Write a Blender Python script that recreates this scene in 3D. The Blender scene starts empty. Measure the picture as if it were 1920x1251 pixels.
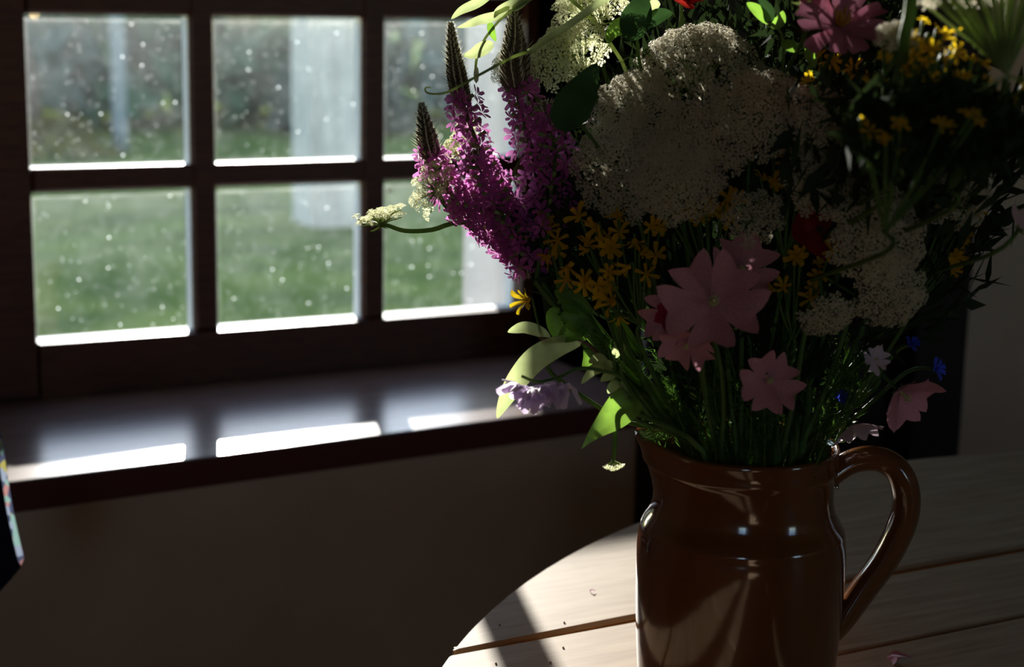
import bpy, math, random
from math import pi, sin, cos, tan, radians, sqrt
from mathutils import Vector, Matrix, Euler

random.seed(7)
C = bpy.context.scene.collection
H = 1.18                      # camera height above the floor
V = Vector

# ------------------------------------------------------------------ camera, sky, sun, exposure
F = 3106.45                   # focal length in pixels of a 1920 x 1251 frame
YAW, PITCH, ROLL = radians(26.832), radians(11.425), radians(1.0932)
_f = V((sin(YAW)*cos(PITCH), cos(YAW)*cos(PITCH), -sin(PITCH)))
_r0 = V((cos(YAW), -sin(YAW), 0)); _u0 = _r0.cross(_f)
CR = _r0*cos(ROLL) + _u0*sin(ROLL)
CU = -_r0*sin(ROLL) + _u0*cos(ROLL)
CB = -_f
EYE = V((0, 0, H))
cam = bpy.data.cameras.new('camera'); camo = bpy.data.objects.new('camera', cam); C.objects.link(camo)
camo.matrix_world = Matrix(((CR.x, CU.x, CB.x, 0), (CR.y, CU.y, CB.y, 0), (CR.z, CU.z, CB.z, H), (0, 0, 0, 1)))
cam.sensor_width = 36.0; cam.lens = F/1920*36.0
cam.dof.use_dof = True; cam.dof.focus_distance = 1.06; cam.dof.aperture_fstop = 7.5
cam.clip_start = 0.02
sc = bpy.context.scene
sc.camera = camo
sc.view_settings.view_transform = 'Standard'; sc.view_settings.look = 'None'
sc.view_settings.exposure = 0.0; sc.view_settings.gamma = 1.0; sc.view_settings.use_curve_mapping = False
sc.cycles.max_bounces = 10; sc.cycles.diffuse_bounces = 5; sc.cycles.glossy_bounces = 4
sc.cycles.transparent_max_bounces = 16; sc.cycles.transmission_bounces = 6
sc.cycles.use_denoising = True
sc.cycles.sample_clamp_indirect = 4.0
sc.cycles.caustics_reflective = False; sc.cycles.caustics_refractive = False

SUN_AZ, SUN_EL = radians(16.8), radians(12.3)
TO_SUN = V((sin(SUN_AZ)*cos(SUN_EL), cos(SUN_AZ)*cos(SUN_EL), sin(SUN_EL)))
sun = bpy.data.lights.new('sun', 'SUN'); suno = bpy.data.objects.new('sun', sun); C.objects.link(suno)
suno.rotation_euler = TO_SUN.to_track_quat('Z', 'Y').to_euler()
sun.energy = 15.0; sun.angle = radians(0.6); sun.color = (1.0, 0.95, 0.88)

w = bpy.data.worlds.new('sky'); sc.world = w; w.use_nodes = True
nt = w.node_tree; bg = nt.nodes['Background']
sky = nt.nodes.new('ShaderNodeTexSky'); sky.sky_type = 'NISHITA'; sky.sun_disc = False
sky.sun_elevation = SUN_EL; sky.sun_rotation = SUN_AZ; sky.air_density = 0.7; sky.dust_density = 0.15
nt.links.new(sky.outputs[0], bg.inputs[0]); bg.inputs[1].default_value = 0.80


def portal(name, loc, size_x, size_z, facing):
    l = bpy.data.lights.new(name, 'AREA'); o = bpy.data.objects.new(name, l); C.objects.link(o)
    l.shape = 'RECTANGLE'; l.size = size_x; l.size_y = size_z; l.cycles.is_portal = True
    o.location = loc; o.rotation_euler = V(facing).to_track_quat('-Z', 'Z').to_euler()
    return o


# ------------------------------------------------------------------ helpers
def ray(px, py):
    return CR*((px-960)/F) - CU*((py-625.5)/F) + _f


DJ = 1.032                     # distance of the jug along the view axis


def W(px, py, dd=0.0):         # a place seen at px, py and dd metres behind the jug
    return EYE + ray(px, py)*(DJ+dd)


def onY(px, py, Y):
    d = ray(px, py); return EYE + d*(Y/d.y)


def onZ(px, py, z):
    d = ray(px, py); return EYE + d*((z-H)/d.z)


def cv(x, y, z):               # a direction: x to the right, y up, z towards the viewer's side of the room
    return (CR*x + CU*y + CB*z).normalized()


def px2m(p, dd=0.0):
    return p*(DJ+dd)/F


class MB:
    def __init__(s): s.v = []; s.f = []

    def add(s, vs, fs):
        n = len(s.v); s.v.extend(V(a) for a in vs); s.f.extend(tuple(i+n for i in f) for f in fs)

    def box(s, a, b):
        x0, y0, z0 = a; x1, y1, z1 = b
        s.add([(x0, y0, z0), (x1, y0, z0), (x1, y1, z0), (x0, y1, z0), (x0, y0, z1), (x1, y0, z1), (x1, y1, z1), (x0, y1, z1)],
              [(0, 3, 2, 1), (4, 5, 6, 7), (0, 1, 5, 4), (1, 2, 6, 5), (2, 3, 7, 6), (3, 0, 4, 7)])

    def prism(s, poly, z0, z1):
        n = len(poly)
        s.add([(x, y, z0) for x, y in poly]+[(x, y, z1) for x, y in poly],
              [tuple(reversed(range(n))), tuple(range(n, 2*n))]+[(i, (i+1) % n, n+(i+1) % n, n+i) for i in range(n)])

    def tube(s, pts, r0, r1=None, k=6, cap=True, sub=4):
        r1 = r0 if r1 is None else r1
        P = smooth_path(pts, sub) if sub > 1 else [V(p) for p in pts]
        n = len(P); ring = []; up = None
        for i, p in enumerate(P):
            t = (P[min(i+1, n-1)]-P[max(i-1, 0)]).normalized()
            if up is None:
                up = t.orthogonal().normalized()
            up = (up-t*up.dot(t)).normalized(); sd = t.cross(up)
            r = r0+(r1-r0)*i/(n-1)
            ring.append([p+(up*cos(2*pi*j/k)+sd*sin(2*pi*j/k))*r for j in range(k)])
        vs = [q for rr in ring for q in rr]
        fs = [(i*k+j, i*k+(j+1) % k, (i+1)*k+(j+1) % k, (i+1)*k+j) for i in range(n-1) for j in range(k)]
        if cap:
            fs += [tuple(reversed(range(k))), tuple(range((n-1)*k, n*k))]
        s.add(vs, fs)

    def blob(s, c, rx, ry, rz, seg=6, rings=4, M=None):
        vs = [V((0, 0, rz))]
        for i in range(1, rings):
            a = pi*i/rings
            for j in range(seg):
                b = 2*pi*j/seg
                vs.append(V((rx*sin(a)*cos(b), ry*sin(a)*sin(b), rz*cos(a))))
        vs.append(V((0, 0, -rz)))
        if M is not None:
            vs = [M @ v for v in vs]
        c = V(c); vs = [v+c for v in vs]
        fs = [(0, 1+j, 1+(j+1) % seg) for j in range(seg)]
        for i in range(rings-2):
            a = 1+i*seg
            fs += [(a+j, a+seg+j, a+seg+(j+1) % seg, a+(j+1) % seg) for j in range(seg)]
        a = 1+(rings-2)*seg; e = len(vs)-1
        fs += [(a+j, e, a+(j+1) % seg) for j in range(seg)]
        s.add(vs, fs)

    def sheet(s, grid):        # grid[i][j] of points
        n = len(grid); m = len(grid[0])
        s.add([p for row in grid for p in row],
              [(i*m+j, i*m+j+1, (i+1)*m+j+1, (i+1)*m+j) for i in range(n-1) for j in range(m-1)])

    def mesh(s, name, mat, smooth=False, origin=None):
        o = origin if origin is not None else V((0, 0, 0))
        me = bpy.data.meshes.new(name); me.from_pydata([tuple(v-o) for v in s.v], [], s.f)
        if mat: me.materials.append(mat)
        if smooth: me.polygons.foreach_set('use_smooth', [True]*len(me.polygons))
        me.update(); return me

    def build(s, name, mat, parent=None, smooth=False):
        me = s.mesh(name, mat, smooth, root_loc(parent))
        return link(name, me, parent)


def root_loc(p):
    v = V((0, 0, 0))
    while p is not None:
        v = v+p.location; p = p.parent
    return v


def link(name, me, parent=None, M=None):
    o = bpy.data.objects.new(name, me); C.objects.link(o)
    if parent: o.parent = parent
    if M is not None: o.matrix_local = M
    return o


def smooth_path(pts, sub=4):
    P = [V(p) for p in pts]
    if len(P) < 3 or sub <= 1: 
        return [P[0].lerp(P[-1], t/3) for t in range(4)] if len(P) == 2 else P
    out = []
    for i in range(len(P)-1):
        a = P[max(i-1, 0)]; b = P[i]; c = P[i+1]; d = P[min(i+2, len(P)-1)]
        for k in range(sub):
            t = k/sub
            out.append(0.5*((2*b)+(c-a)*t+(2*a-5*b+4*c-d)*t*t+(3*b-a-3*c+d)*t**3))
    out.append(P[-1]); return out


def thing(name, label, cat, loc, group=None):
    o = bpy.data.objects.new(name, None); C.objects.link(o); o.location = loc
    o.empty_display_size = 0.02
    o['label'] = label; o['category'] = cat
    if group: o['group'] = group
    return o


def tag(o, label, cat, group=None, kind=None):
    o['label'] = label; o['category'] = cat
    if group: o['group'] = group
    if kind: o['kind'] = kind
    return o


def struct(o):
    o['kind'] = 'structure'; return o


def basis(n, up=None):
    n = V(n).normalized(); u = V(up) if up is not None else V((0, 0, 1))
    x = u.cross(n)
    if x.length < 1e-4: x = n.orthogonal()
    x.normalize(); y = n.cross(x)
    return Matrix((x, y, n)).transposed()


# ------------------------------------------------------------------ materials
def mat(name, col, rough=0.6, spec=0.3, noise=None, bump=None, coat=0.0, metal=0.0):
    m = bpy.data.materials.new(name); m.use_nodes = True; t = m.node_tree; b = t.nodes['Principled BSDF']
    b.inputs['Base Color'].default_value = (*col, 1); b.inputs['Roughness'].default_value = rough
    b.inputs['Specular IOR Level'].default_value = spec; b.inputs['Coat Weight'].default_value = coat
    b.inputs['Coat Roughness'].default_value = 0.08; b.inputs['Metallic'].default_value = metal
    if noise or bump:
        tc = t.nodes.new('ShaderNodeTexCoord'); mp = t.nodes.new('ShaderNodeMapping')
        t.links.new(tc.outputs['Object'], mp.inputs[0])
        src = noise or bump
        mp.inputs['Scale'].default_value = src.get('stretch', (1, 1, 1))
        n = t.nodes.new('ShaderNodeTexNoise'); n.inputs['Scale'].default_value = src['scale']; n.inputs['Detail'].default_value = 6
        t.links.new(mp.outputs[0], n.inputs['Vector'])
        if noise:
            r = t.nodes.new('ShaderNodeValToRGB'); r.color_ramp.elements[0].color = (*noise['a'], 1); r.color_ramp.elements[1].color = (*noise['b'], 1)
            r.color_ramp.elements[0].position = noise.get('lo', 0.35); r.color_ramp.elements[1].position = noise.get('hi', 0.68)
            t.links.new(n.outputs['Fac'], r.inputs[0]); t.links.new(r.outputs[0], b.inputs['Base Color'])
        if bump:
            bp = t.nodes.new('ShaderNodeBump'); bp.inputs['Strength'].default_value = bump['s']; bp.inputs['Distance'].default_value = bump.get('d', 0.002)
            t.links.new(n.outputs['Fac'], bp.inputs['Height']); t.links.new(bp.outputs[0], b.inputs['Normal'])
    return m


def thin(name, col, trans, amt=0.5, rough=0.5, spec=0.12, vary=0.25, scale=60):   # leaves and petals: reflect and let light through
    m = bpy.data.materials.new(name); m.use_nodes = True; t = m.node_tree
    out = t.nodes['Material Output']; b = t.nodes['Principled BSDF']
    b.inputs['Roughness'].default_value = rough; b.inputs['Specular IOR Level'].default_value = spec
    tl = t.nodes.new('ShaderNodeBsdfTranslucent'); mx = t.nodes.new('ShaderNodeMixShader'); mx.inputs[0].default_value = amt
    tc = t.nodes.new('ShaderNodeTexCoord'); n = t.nodes.new('ShaderNodeTexNoise'); n.inputs['Scale'].default_value = scale
    t.links.new(tc.outputs['Object'], n.inputs['Vector'])
    for tgt, c in ((b.inputs['Base Color'], col), (tl.inputs['Color'], trans)):
        r = t.nodes.new('ShaderNodeValToRGB')
        r.color_ramp.elements[0].color = (*[x*(1-vary) for x in c], 1); r.color_ramp.elements[1].color = (*[min(1, x*(1+vary)) for x in c], 1)
        r.color_ramp.elements[0].position = 0.3; r.color_ramp.elements[1].position = 0.7
        t.links.new(n.outputs['Fac'], r.inputs[0]); t.links.new(r.outputs[0], tgt)
    t.links.new(b.outputs[0], mx.inputs[1]); t.links.new(tl.outputs[0], mx.inputs[2]); t.links.new(mx.outputs[0], out.inputs[0])
    return m


M = {}
M['frame'] = mat('frame_wood', (0.10, 0.028, 0.014), 0.45, 0.35, noise=dict(scale=30, stretch=(1, 1, 8), a=(0.075, 0.020, 0.011), b=(0.13, 0.038, 0.018)))
M['putty'] = mat('white_outside_paint', (0.80, 0.80, 0.77), 0.7)
M['sill'] = mat('sill_wood', (0.20, 0.12, 0.10), 0.24, 0.28, noise=dict(scale=18, stretch=(1, 9, 9), a=(0.17, 0.10, 0.085), b=(0.24, 0.15, 0.125)))
M['sill_front'] = mat('sill_edge_paint', (0.10, 0.022, 0.014), 0.5, 0.3)
M['plaster'] = mat('brown_plaster', (0.60, 0.43, 0.30), 0.9, 0.1, noise=dict(scale=9, a=(0.57, 0.405, 0.285), b=(0.64, 0.465, 0.33)), bump=None)
M['ceiling'] = mat('ceiling_plaster', (0.45, 0.38, 0.31), 0.9, 0.1)
M['outer'] = mat('outer_render', (0.55, 0.50, 0.46), 0.9, 0.1)
M['floor'] = mat('floor_wood', (0.07, 0.04, 0.025), 0.5, 0.3, noise=dict(scale=6, stretch=(6, 1, 1), a=(0.05, 0.03, 0.02), b=(0.10, 0.055, 0.035)))
M['door'] = mat('dark_door_wood', (0.028, 0.016, 0.013), 0.55, 0.3, noise=dict(scale=20, stretch=(8, 1, 1), a=(0.02, 0.012, 0.010), b=(0.036, 0.02, 0.016)))
M['table'] = mat('scrubbed_table_wood', (0.38, 0.31, 0.23), 0.60, 0.14, noise=dict(scale=14, stretch=(1, 9, 1), a=(0.31, 0.21, 0.125), b=(0.44, 0.33, 0.215), lo=.3, hi=.7))
M['tongue'] = mat('gap_wood', (0.55, 0.26, 0.07), 0.6, 0.2)
M['leg'] = mat('table_leg_wood', (0.30, 0.18, 0.10), 0.5, 0.3)


def jug_mat():
    m = mat('brown_glaze', (0.11, 0.032, 0.011), 0.13, 0.55, coat=0.5)
    t = m.node_tree; b = t.nodes['Principled BSDF']
    tc = t.nodes.new('ShaderNodeTexCoord'); n = t.nodes.new('ShaderNodeTexNoise'); n.inputs['Scale'].default_value = 14; n.inputs['Detail'].default_value = 5
    mp = t.nodes.new('ShaderNodeMapping'); mp.inputs['Scale'].default_value = (1, 1, 0.35)
    t.links.new(tc.outputs['Object'], mp.inputs[0]); t.links.new(mp.outputs[0], n.inputs['Vector'])
    r = t.nodes.new('ShaderNodeValToRGB'); r.color_ramp.elements[0].color = (0.105, 0.028, 0.009, 1); r.color_ramp.elements[1].color = (0.20, 0.070, 0.020, 1)
    r.color_ramp.elements[0].position = .3; r.color_ramp.elements[1].position = .75
    t.links.new(n.outputs['Fac'], r.inputs[0]); t.links.new(r.outputs[0], b.inputs['Base Color'])
    n2 = t.nodes.new('ShaderNodeTexNoise'); n2.inputs['Scale'].default_value = 45
    t.links.new(tc.outputs['Object'], n2.inputs['Vector'])
    bp = t.nodes.new('ShaderNodeBump'); bp.inputs['Strength'].default_value = 0.05; bp.inputs['Distance'].default_value = 0.004
    t.links.new(n2.outputs['Fac'], bp.inputs['Height']); t.links.new(bp.outputs[0], b.inputs['Normal']); t.links.new(bp.outputs[0], b.inputs['Coat Normal'])
    return m


M['jug'] = jug_mat()


def glass_mat():               # old pane: clear glass with a film of dust, specks and grime gathered along its edges
    m = bpy.data.materials.new('dusty_glass'); m.use_nodes = True; t = m.node_tree; L = t.links.new
    t.nodes.remove(t.nodes['Principled BSDF']); out = t.nodes['Material Output']
    N = lambda k: t.nodes.new('ShaderNode'+k)

    def math_(op, a, b=None, cl=False):
        n = N('Math'); n.operation = op; n.use_clamp = cl
        for i, x in enumerate((a, b)):
            if x is None: continue
            if isinstance(x, (int, float)): n.inputs[i].default_value = x
            else: L(x, n.inputs[i])
        return n.outputs[0]
    tr = N('BsdfTransparent'); tr.inputs[0].default_value = (0.93, 0.95, 0.94, 1)
    gl = N('BsdfGlossy'); gl.inputs['Roughness'].default_value = 0.02
    fr = N('Fresnel'); fr.inputs[0].default_value = 1.45
    cl = N('MixShader'); L(fr.outputs[0], cl.inputs[0]); L(tr.outputs[0], cl.inputs[1]); L(gl.outputs[0], cl.inputs[2])
    du = N('BsdfTranslucent'); du.inputs[0].default_value = (0.85, 0.89, 0.88, 1)
    tc = N('TexCoord'); ob = tc.outputs['Object']; ge = N('SeparateXYZ'); L(tc.outputs['Generated'], ge.inputs[0])
    oi = N('ObjectInfo'); off = N('VectorMath'); off.operation = 'SCALE'; off.inputs[3].default_value = 40.0
    cx = N('CombineXYZ')
    for i in range(3): L(oi.outputs['Random'], cx.inputs[i])
    L(cx.outputs[0], off.inputs[0]); co = N('VectorMath'); co.operation = 'ADD'; L(ob, co.inputs[0]); L(off.outputs[0], co.inputs[1]); P = co.outputs[0]
    n1 = N('TexNoise'); n1.inputs['Scale'].default_value = 22; n1.inputs['Detail'].default_value = 5; L(P, n1.inputs['Vector'])
    n2 = N('TexNoise'); n2.inputs['Scale'].default_value = 90; n2.inputs['Detail'].default_value = 3; L(P, n2.inputs['Vector'])
    v = N('TexVoronoi'); v.inputs['Scale'].default_value = 75; L(P, v.inputs['Vector'])
    v2 = N('TexVoronoi'); v2.inputs['Scale'].default_value = 190; L(P, v2.inputs['Vector'])
    sel = N('SeparateColor'); L(v.outputs['Color'], sel.inputs[0])
    sel2 = N('SeparateColor'); L(v2.outputs['Color'], sel2.inputs[0])
    speck = math_('MULTIPLY', math_('LESS_THAN', v.outputs['Distance'], 0.085), math_('GREATER_THAN', sel.outputs[0], 0.68))
    speck2 = math_('MULTIPLY', math_('LESS_THAN', v2.outputs['Distance'], 0.16), math_('GREATER_THAN', sel2.outputs[0], 0.80))
    film = math_('MULTIPLY', math_('POWER', n1.outputs['Fac'], 2.0), 0.055)
    film = math_('ADD', film, math_('MULTIPLY', math_('SUBTRACT', n2.outputs['Fac'], 0.5, True), 0.08))
    # edges
    x = ge.outputs[0]; z = ge.outputs[2]
    dx = math_('SUBTRACT', 1.0, x); wob = math_('MULTIPLY', math_('SUBTRACT', n1.outputs['Fac'], 0.5), 0.05)

    def edge(d, width, gain):
        return math_('MULTIPLY', math_('SUBTRACT', 1.0, math_('DIVIDE', math_('ADD', d, wob), width), True), gain)
    e = math_('MAXIMUM', edge(z, 0.05, 0.13), math_('MAXIMUM', edge(dx, 0.045, 0.30), edge(math_('SUBTRACT', 1.0, z), 0.06, 0.30)))
    e = math_('MAXIMUM', e, edge(x, 0.03, 0.08))
    soft = math_('MULTIPLY', math_('POWER', z, 3.0), 0.045)
    tot = math_('ADD', math_('ADD', film, soft), math_('ADD', e, math_('ADD', math_('MULTIPLY', speck, 0.75), math_('MULTIPLY', speck2, 0.3))), True)
    mx = N('MixShader'); L(tot, mx.inputs[0]); L(cl.outputs[0], mx.inputs[1]); L(du.outputs[0], mx.inputs[2]); L(mx.outputs[0], out.inputs[0])
    return m


M['glass'] = glass_mat()
M['lawn'] = mat('lawn_grass', (0.12, 0.22, 0.05), 1.0, 0.0, noise=dict(scale=2.2, a=(0.075, 0.118, 0.026), b=(0.19, 0.235, 0.045), lo=.32, hi=.68))
M['post'] = mat('pale_post', (0.75, 0.72, 0.68), 0.9, 0.1, noise=dict(scale=5, stretch=(4, 4, 0.3), a=(0.36, 0.33, 0.27), b=(0.60, 0.555, 0.48)))
M['bush'] = thin('bush_leaf', (0.065, 0.125, 0.065), (0.11, 0.20, 0.06), 0.4, vary=.4, scale=2)
M['bush_b'] = thin('bush_leaf_grey', (0.10, 0.145, 0.115), (0.12, 0.18, 0.10), 0.4, vary=.4, scale=2)
M['bush_y'] = thin('bush_leaf_ochre', (0.22, 0.18, 0.05), (0.25, 0.2, 0.05), 0.4, vary=.4, scale=2)
M['bark'] = mat('bark', (0.10, 0.07, 0.05), 0.9, 0.1)
M['cream'] = thin('cream_floret', (0.50, 0.415, 0.29), (0.82, 0.78, 0.60), 0.34, vary=.12)
M['cream_green'] = thin('greenish_floret', (0.66, 0.68, 0.42), (0.88, 0.90, 0.56), 0.66, vary=.15)
M['ray'] = thin('umbel_ray', (0.26, 0.33, 0.12), (0.40, 0.50, 0.14), 0.3)
M['stem'] = thin('green_stem', (0.09, 0.145, 0.04), (0.22, 0.32, 0.08), 0.2, spec=.05)
M['stem_red'] = mat('reddish_stem', (0.14, 0.06, 0.05), 0.5, 0.2)
M['leaf'] = thin('green_leaf', (0.09, 0.20, 0.03), (0.24, 0.46, 0.05), 0.45, vary=.2, scale=90, rough=.4, spec=.3)
M['leaf_gloss'] = thin('broad_leaf', (0.12, 0.22, 0.05), (0.26, 0.46, 0.06), 0.4, vary=.2, scale=90, rough=.3, spec=.6)
M['leaf_lime'] = thin('lime_leaf', (0.28, 0.35, 0.14), (0.52, 0.60, 0.26), 0.45, vary=.15, scale=90)
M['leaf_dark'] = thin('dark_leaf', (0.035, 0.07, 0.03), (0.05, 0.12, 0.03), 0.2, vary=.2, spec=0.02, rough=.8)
M['dark_filler_leaf'] = thin('dark_filler_leaf', (0.028, 0.038, 0.018), (0.035, 0.06, 0.018), 0.15, vary=.2, spec=0.02, rough=.8)  # for the added filler leaves, colour darkened to read as shade
M['needle'] = thin('feathery_green', (0.045, 0.10, 0.02), (0.10, 0.22, 0.03), 0.3, vary=.3, spec=0.0, rough=.9)
M['magenta'] = thin('magenta_petal', (0.48, 0.09, 0.34), (0.72, 0.26, 0.60), 0.45, vary=.35, scale=40)
M['bud'] = thin('spike_bud', (0.15, 0.11, 0.07), (0.28, 0.20, 0.10), 0.15, vary=.3)
M['bud_hair'] = thin('spike_down', (0.62, 0.60, 0.46), (0.8, 0.78, 0.58), 0.4, vary=.1)
M['yellow'] = thin('yellow_petal', (0.55, 0.28, 0.012), (0.95, 0.62, 0.02), 0.45, vary=.2)
M['pink'] = thin('pink_petal', (0.50, 0.20, 0.235), (0.64, 0.30, 0.38), 0.22, vary=.15, scale=35)
M['deep_pink'] = thin('deep_pink_petal', (0.34, 0.11, 0.155), (0.46, 0.17, 0.25), 0.10, vary=.15, scale=35)
M['pale_pink'] = thin('pale_pink_petal', (0.74, 0.56, 0.62), (0.82, 0.66, 0.74), 0.45, vary=.12)
M['lilac'] = thin('lilac_petal', (0.58, 0.44, 0.64), (0.74, 0.60, 0.80), 0.5, vary=.2)
M['rose'] = thin('rose_petal', (0.30, 0.02, 0.05), (0.40, 0.03, 0.05), 0.4, vary=.2)
M['red'] = thin('red_petal', (0.30, 0.02, 0.015), (0.50, 0.03, 0.02), 0.45, vary=.2)
M['blue'] = thin('blue_petal', (0.03, 0.05, 0.42), (0.05, 0.08, 0.6), 0.45, vary=.2)
M['pollen'] = mat('stamens', (0.48, 0.44, 0.20), 0.8, 0.1)
M['fly'] = mat('fly_brown', (0.12, 0.05, 0.02), 0.5, 0.3)


def cloth_mat():
    m = mat('printed_cloth', (0.02, 0.022, 0.05), 0.9, 0.1)
    t = m.node_tree; b = t.nodes['Principled BSDF']; tc = t.nodes.new('ShaderNodeTexCoord')
    v = t.nodes.new('ShaderNodeTexVoronoi'); v.inputs['Scale'].default_value = 130
    t.links.new(tc.outputs['Object'], v.inputs['Vector'])
    r = t.nodes.new('ShaderNodeValToRGB'); r.color_ramp.interpolation = 'CONSTANT'
    e = r.color_ramp.elements; e[0].color = (0.10, 0.12, 0.22, 1); e[1].position = .35; e[1].color = (0.42, 0.50, 0.68, 1)
    for p, c in ((.55, (0.62, 0.32, 0.32, 1)), (.68, (0.55, 0.5, 0.15, 1)), (.8, (0.35, 0.58, 0.55, 1))):
        q = e.new(p); q.color = c
    s = t.nodes.new('ShaderNodeSeparateColor'); t.links.new(v.outputs['Color'], s.inputs[0]); t.links.new(s.outputs[0], r.inputs[0])
    t.links.new(r.outputs[0], b.inputs['Base Color'])
    tl = t.nodes.new('ShaderNodeBsdfTranslucent'); mx = t.nodes.new('ShaderNodeMixShader'); mx.inputs[0].default_value = .5
    t.links.new(r.outputs[0], tl.inputs['Color']); t.links.new(b.outputs[0], mx.inputs[1]); t.links.new(tl.outputs[0], mx.inputs[2]); t.links.new(mx.outputs[0], t.nodes['Material Output'].inputs[0])
    return m


M['cloth'] = cloth_mat()
M['cloth_face'] = mat('navy_cloth', (0.016, 0.017, 0.032), 0.9, 0.1, noise=dict(scale=60, a=(0.012, 0.013, 0.026), b=(0.022, 0.022, 0.04)))

# ------------------------------------------------------------------ setting: room shell
D = 2.1                        # window plane
PX0, PW, GW = 0.3896, 0.20223, 0.03395
PZT, PH, GH = H-0.02867, 0.18902, 0.0301
ROWS_UP = 2
ZB = PZT-2*PH-GH               # lowest glass edge
ZT = PZT+ROWS_UP*(PH+GH)       # highest glass edge
SILL = H-0.507
TAB = H-0.44
XL, XR = 0.17, 1.078          # window opening
FR, OUT = 1.79, 2.40           # inner and outer face of the window wall
RX0, RX1, RY0 = -2.2, 3.0, -2.4
CEIL = 2.45
DX0, DX1, DZ = 1.09, 1.625, 2.05   # dark door right of the window

wall = MB()
wall.box((RX0-.3, FR, -.05), (XL, OUT, CEIL+.2))
wall.box((XL, FR, -.05), (XR+.012, OUT, SILL-.036))
wall.box((XL, FR, ZT+.06), (XR+.012, OUT, CEIL+.2))
wall.box((XR+.012, FR+.10, -.05), (DX1, 2.13, CEIL+.2))
wall.prism([(XR, 2.12), (1.133, 2.40), (DX1, 2.40), (DX1, 2.12)], -.05, CEIL+.2)
wall.box((DX0, FR, DZ), (DX1, FR+.10, CEIL+.2))
wall.box((DX1, FR, -.05), (RX1+.3, OUT, CEIL+.2))
struct(wall.build('wall_back', M['plaster']))
m = MB(); m.prism([(XR-.001, 2.135), (1.1325, 2.405), (1.16, 2.405), (1.10, 2.135)], SILL-.1, ZT+.1); m.box((1.1325, 2.40, 0), (RX1+.3, 2.42, CEIL+.2))
m.box((RX0-.3, 2.40, 0), (XL, 2.42, CEIL+.2)); m.box((XL-.02, 2.13, SILL-.2), (XL, 2.42, ZT+.1)); m.box((XL, 2.14, SILL-.15), (XR, 2.42, SILL-.03))
struct(m.build('trim_1', M['outer']))
m = MB(); m.box((RX0-.3, RY0-.3, -.1), (RX1+.3, OUT, -.002)); struct(m.build('floor', M['floor']))
m = MB(); m.box((RX0-.3, RY0-.3, CEIL), (RX1+.3, OUT, CEIL+.2)); struct(m.build('ceiling', M['ceiling']))
m = MB(); m.box((RX0-.3, RY0-.3, -.05), (RX0, FR, CEIL+.2)); struct(m.build('wall_left', M['plaster']))
m = MB(); m.box((RX1, RY0-.3, -.05), (RX1+.3, FR, CEIL+.2)); struct(m.build('wall_right', M['plaster']))
# wall behind the viewer, with two small windows that the glaze of the jug mirrors
BW = [(-2.05, -1.3, 1.05, 2.05), (2.0, 2.75, 0.95, 1.95)]
m = MB(); xs = [RX0-.3]+[q for b in BW for q in b[:2]]+[RX1+.3]
for i in range(0, len(xs), 2): m.box((xs[i], RY0-.3, -.05), (xs[i+1], RY0, CEIL+.2))
for x0, x1, z0, z1 in BW:
    m.box((x0, RY0-.3, -.05), (x1, RY0, z0)); m.box((x0, RY0-.3, z1), (x1, RY0, CEIL+.2))
struct(m.build('wall_front', M['plaster']))
for i, (x0, x1, z0, z1) in enumerate(BW):
    wn = bpy.data.objects.new('window_%d' % (i+2), None); C.objects.link(wn); wn.location = ((x0+x1)/2, RY0-.1, z0); struct(wn)
    m = MB(); t_ = .045
    m.box((x0, RY0-.12, z0), (x0+t_, RY0-.06, z1)); m.box((x1-t_, RY0-.12, z0), (x1, RY0-.06, z1))
    m.box((x0+t_, RY0-.12, z0), (x1-t_, RY0-.06, z0+t_)); m.box((x0+t_, RY0-.12, z1-t_), (x1-t_, RY0-.06, z1))
    m.build('window_frame', M['frame'], wn)
    m = MB(); xm = (x0+x1)/2; m.box((xm-.015, RY0-.11, z0+t_), (xm+.015, RY0-.07, z1-t_)); m.build('muntin', M['frame'], wn)
    for k in (1, 2):
        zz = z0+(z1-z0)*k/3; m = MB(); m.box((x0+t_, RY0-.108, zz-.013), (x1-t_, RY0-.072, zz+.013)); m.build('muntin', M['frame'], wn)
    portal('back_window_daylight', ((x0+x1)/2, RY0-.32, (z0+z1)/2), x1-x0, z1-z0, (0, 1, 0))
portal('window_daylight', ((XL+XR)/2, 2.42, (SILL+ZT)/2), XR-XL+.1, ZT-SILL+.1, (0, -1, 0))

# dark lining of the window recess
m = MB(); m.box((XR+.012, FR-.005, SILL), (XR+.03, 2.095, ZT+.06)); m.box((XL, FR, ZT+.045), (XR+.012, 2.095, ZT+.06))
struct(m.build('trim_2', M['door']))

# dark plank door right of the window
dr = bpy.data.objects.new('door_1', None); C.objects.link(dr); dr.location = ((DX0+DX1)/2, FR+.03, 0); struct(dr)
m = MB(); m.box((DX0, FR-.015, 0), (DX0+.09, FR+.10, DZ)); m.box((DX1-.09, FR-.015, 0), (DX1, FR+.10, DZ)); m.box((DX0+.09, FR-.015, DZ-.09), (DX1-.09, FR+.10, DZ))
m.build('door_frame', M['door'], dr)
pwid = (DX1-DX0-.18)/3
for i in range(3):
    m = MB(); m.box((DX0+.09+i*pwid+.003, FR+.035-.003*(i % 2), .005), (DX0+.09+(i+1)*pwid-.003, FR+.075, DZ-.095)); m.build('plank', M['door'], dr)

# ------------------------------------------------------------------ the window
wn = bpy.data.objects.new('window_1', None); C.objects.link(wn); wn.location = ((XL+XR)/2, D, SILL); struct(wn)
Yf = D-.004                    # room side face of the bars
GY = D+.003                    # glass


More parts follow.
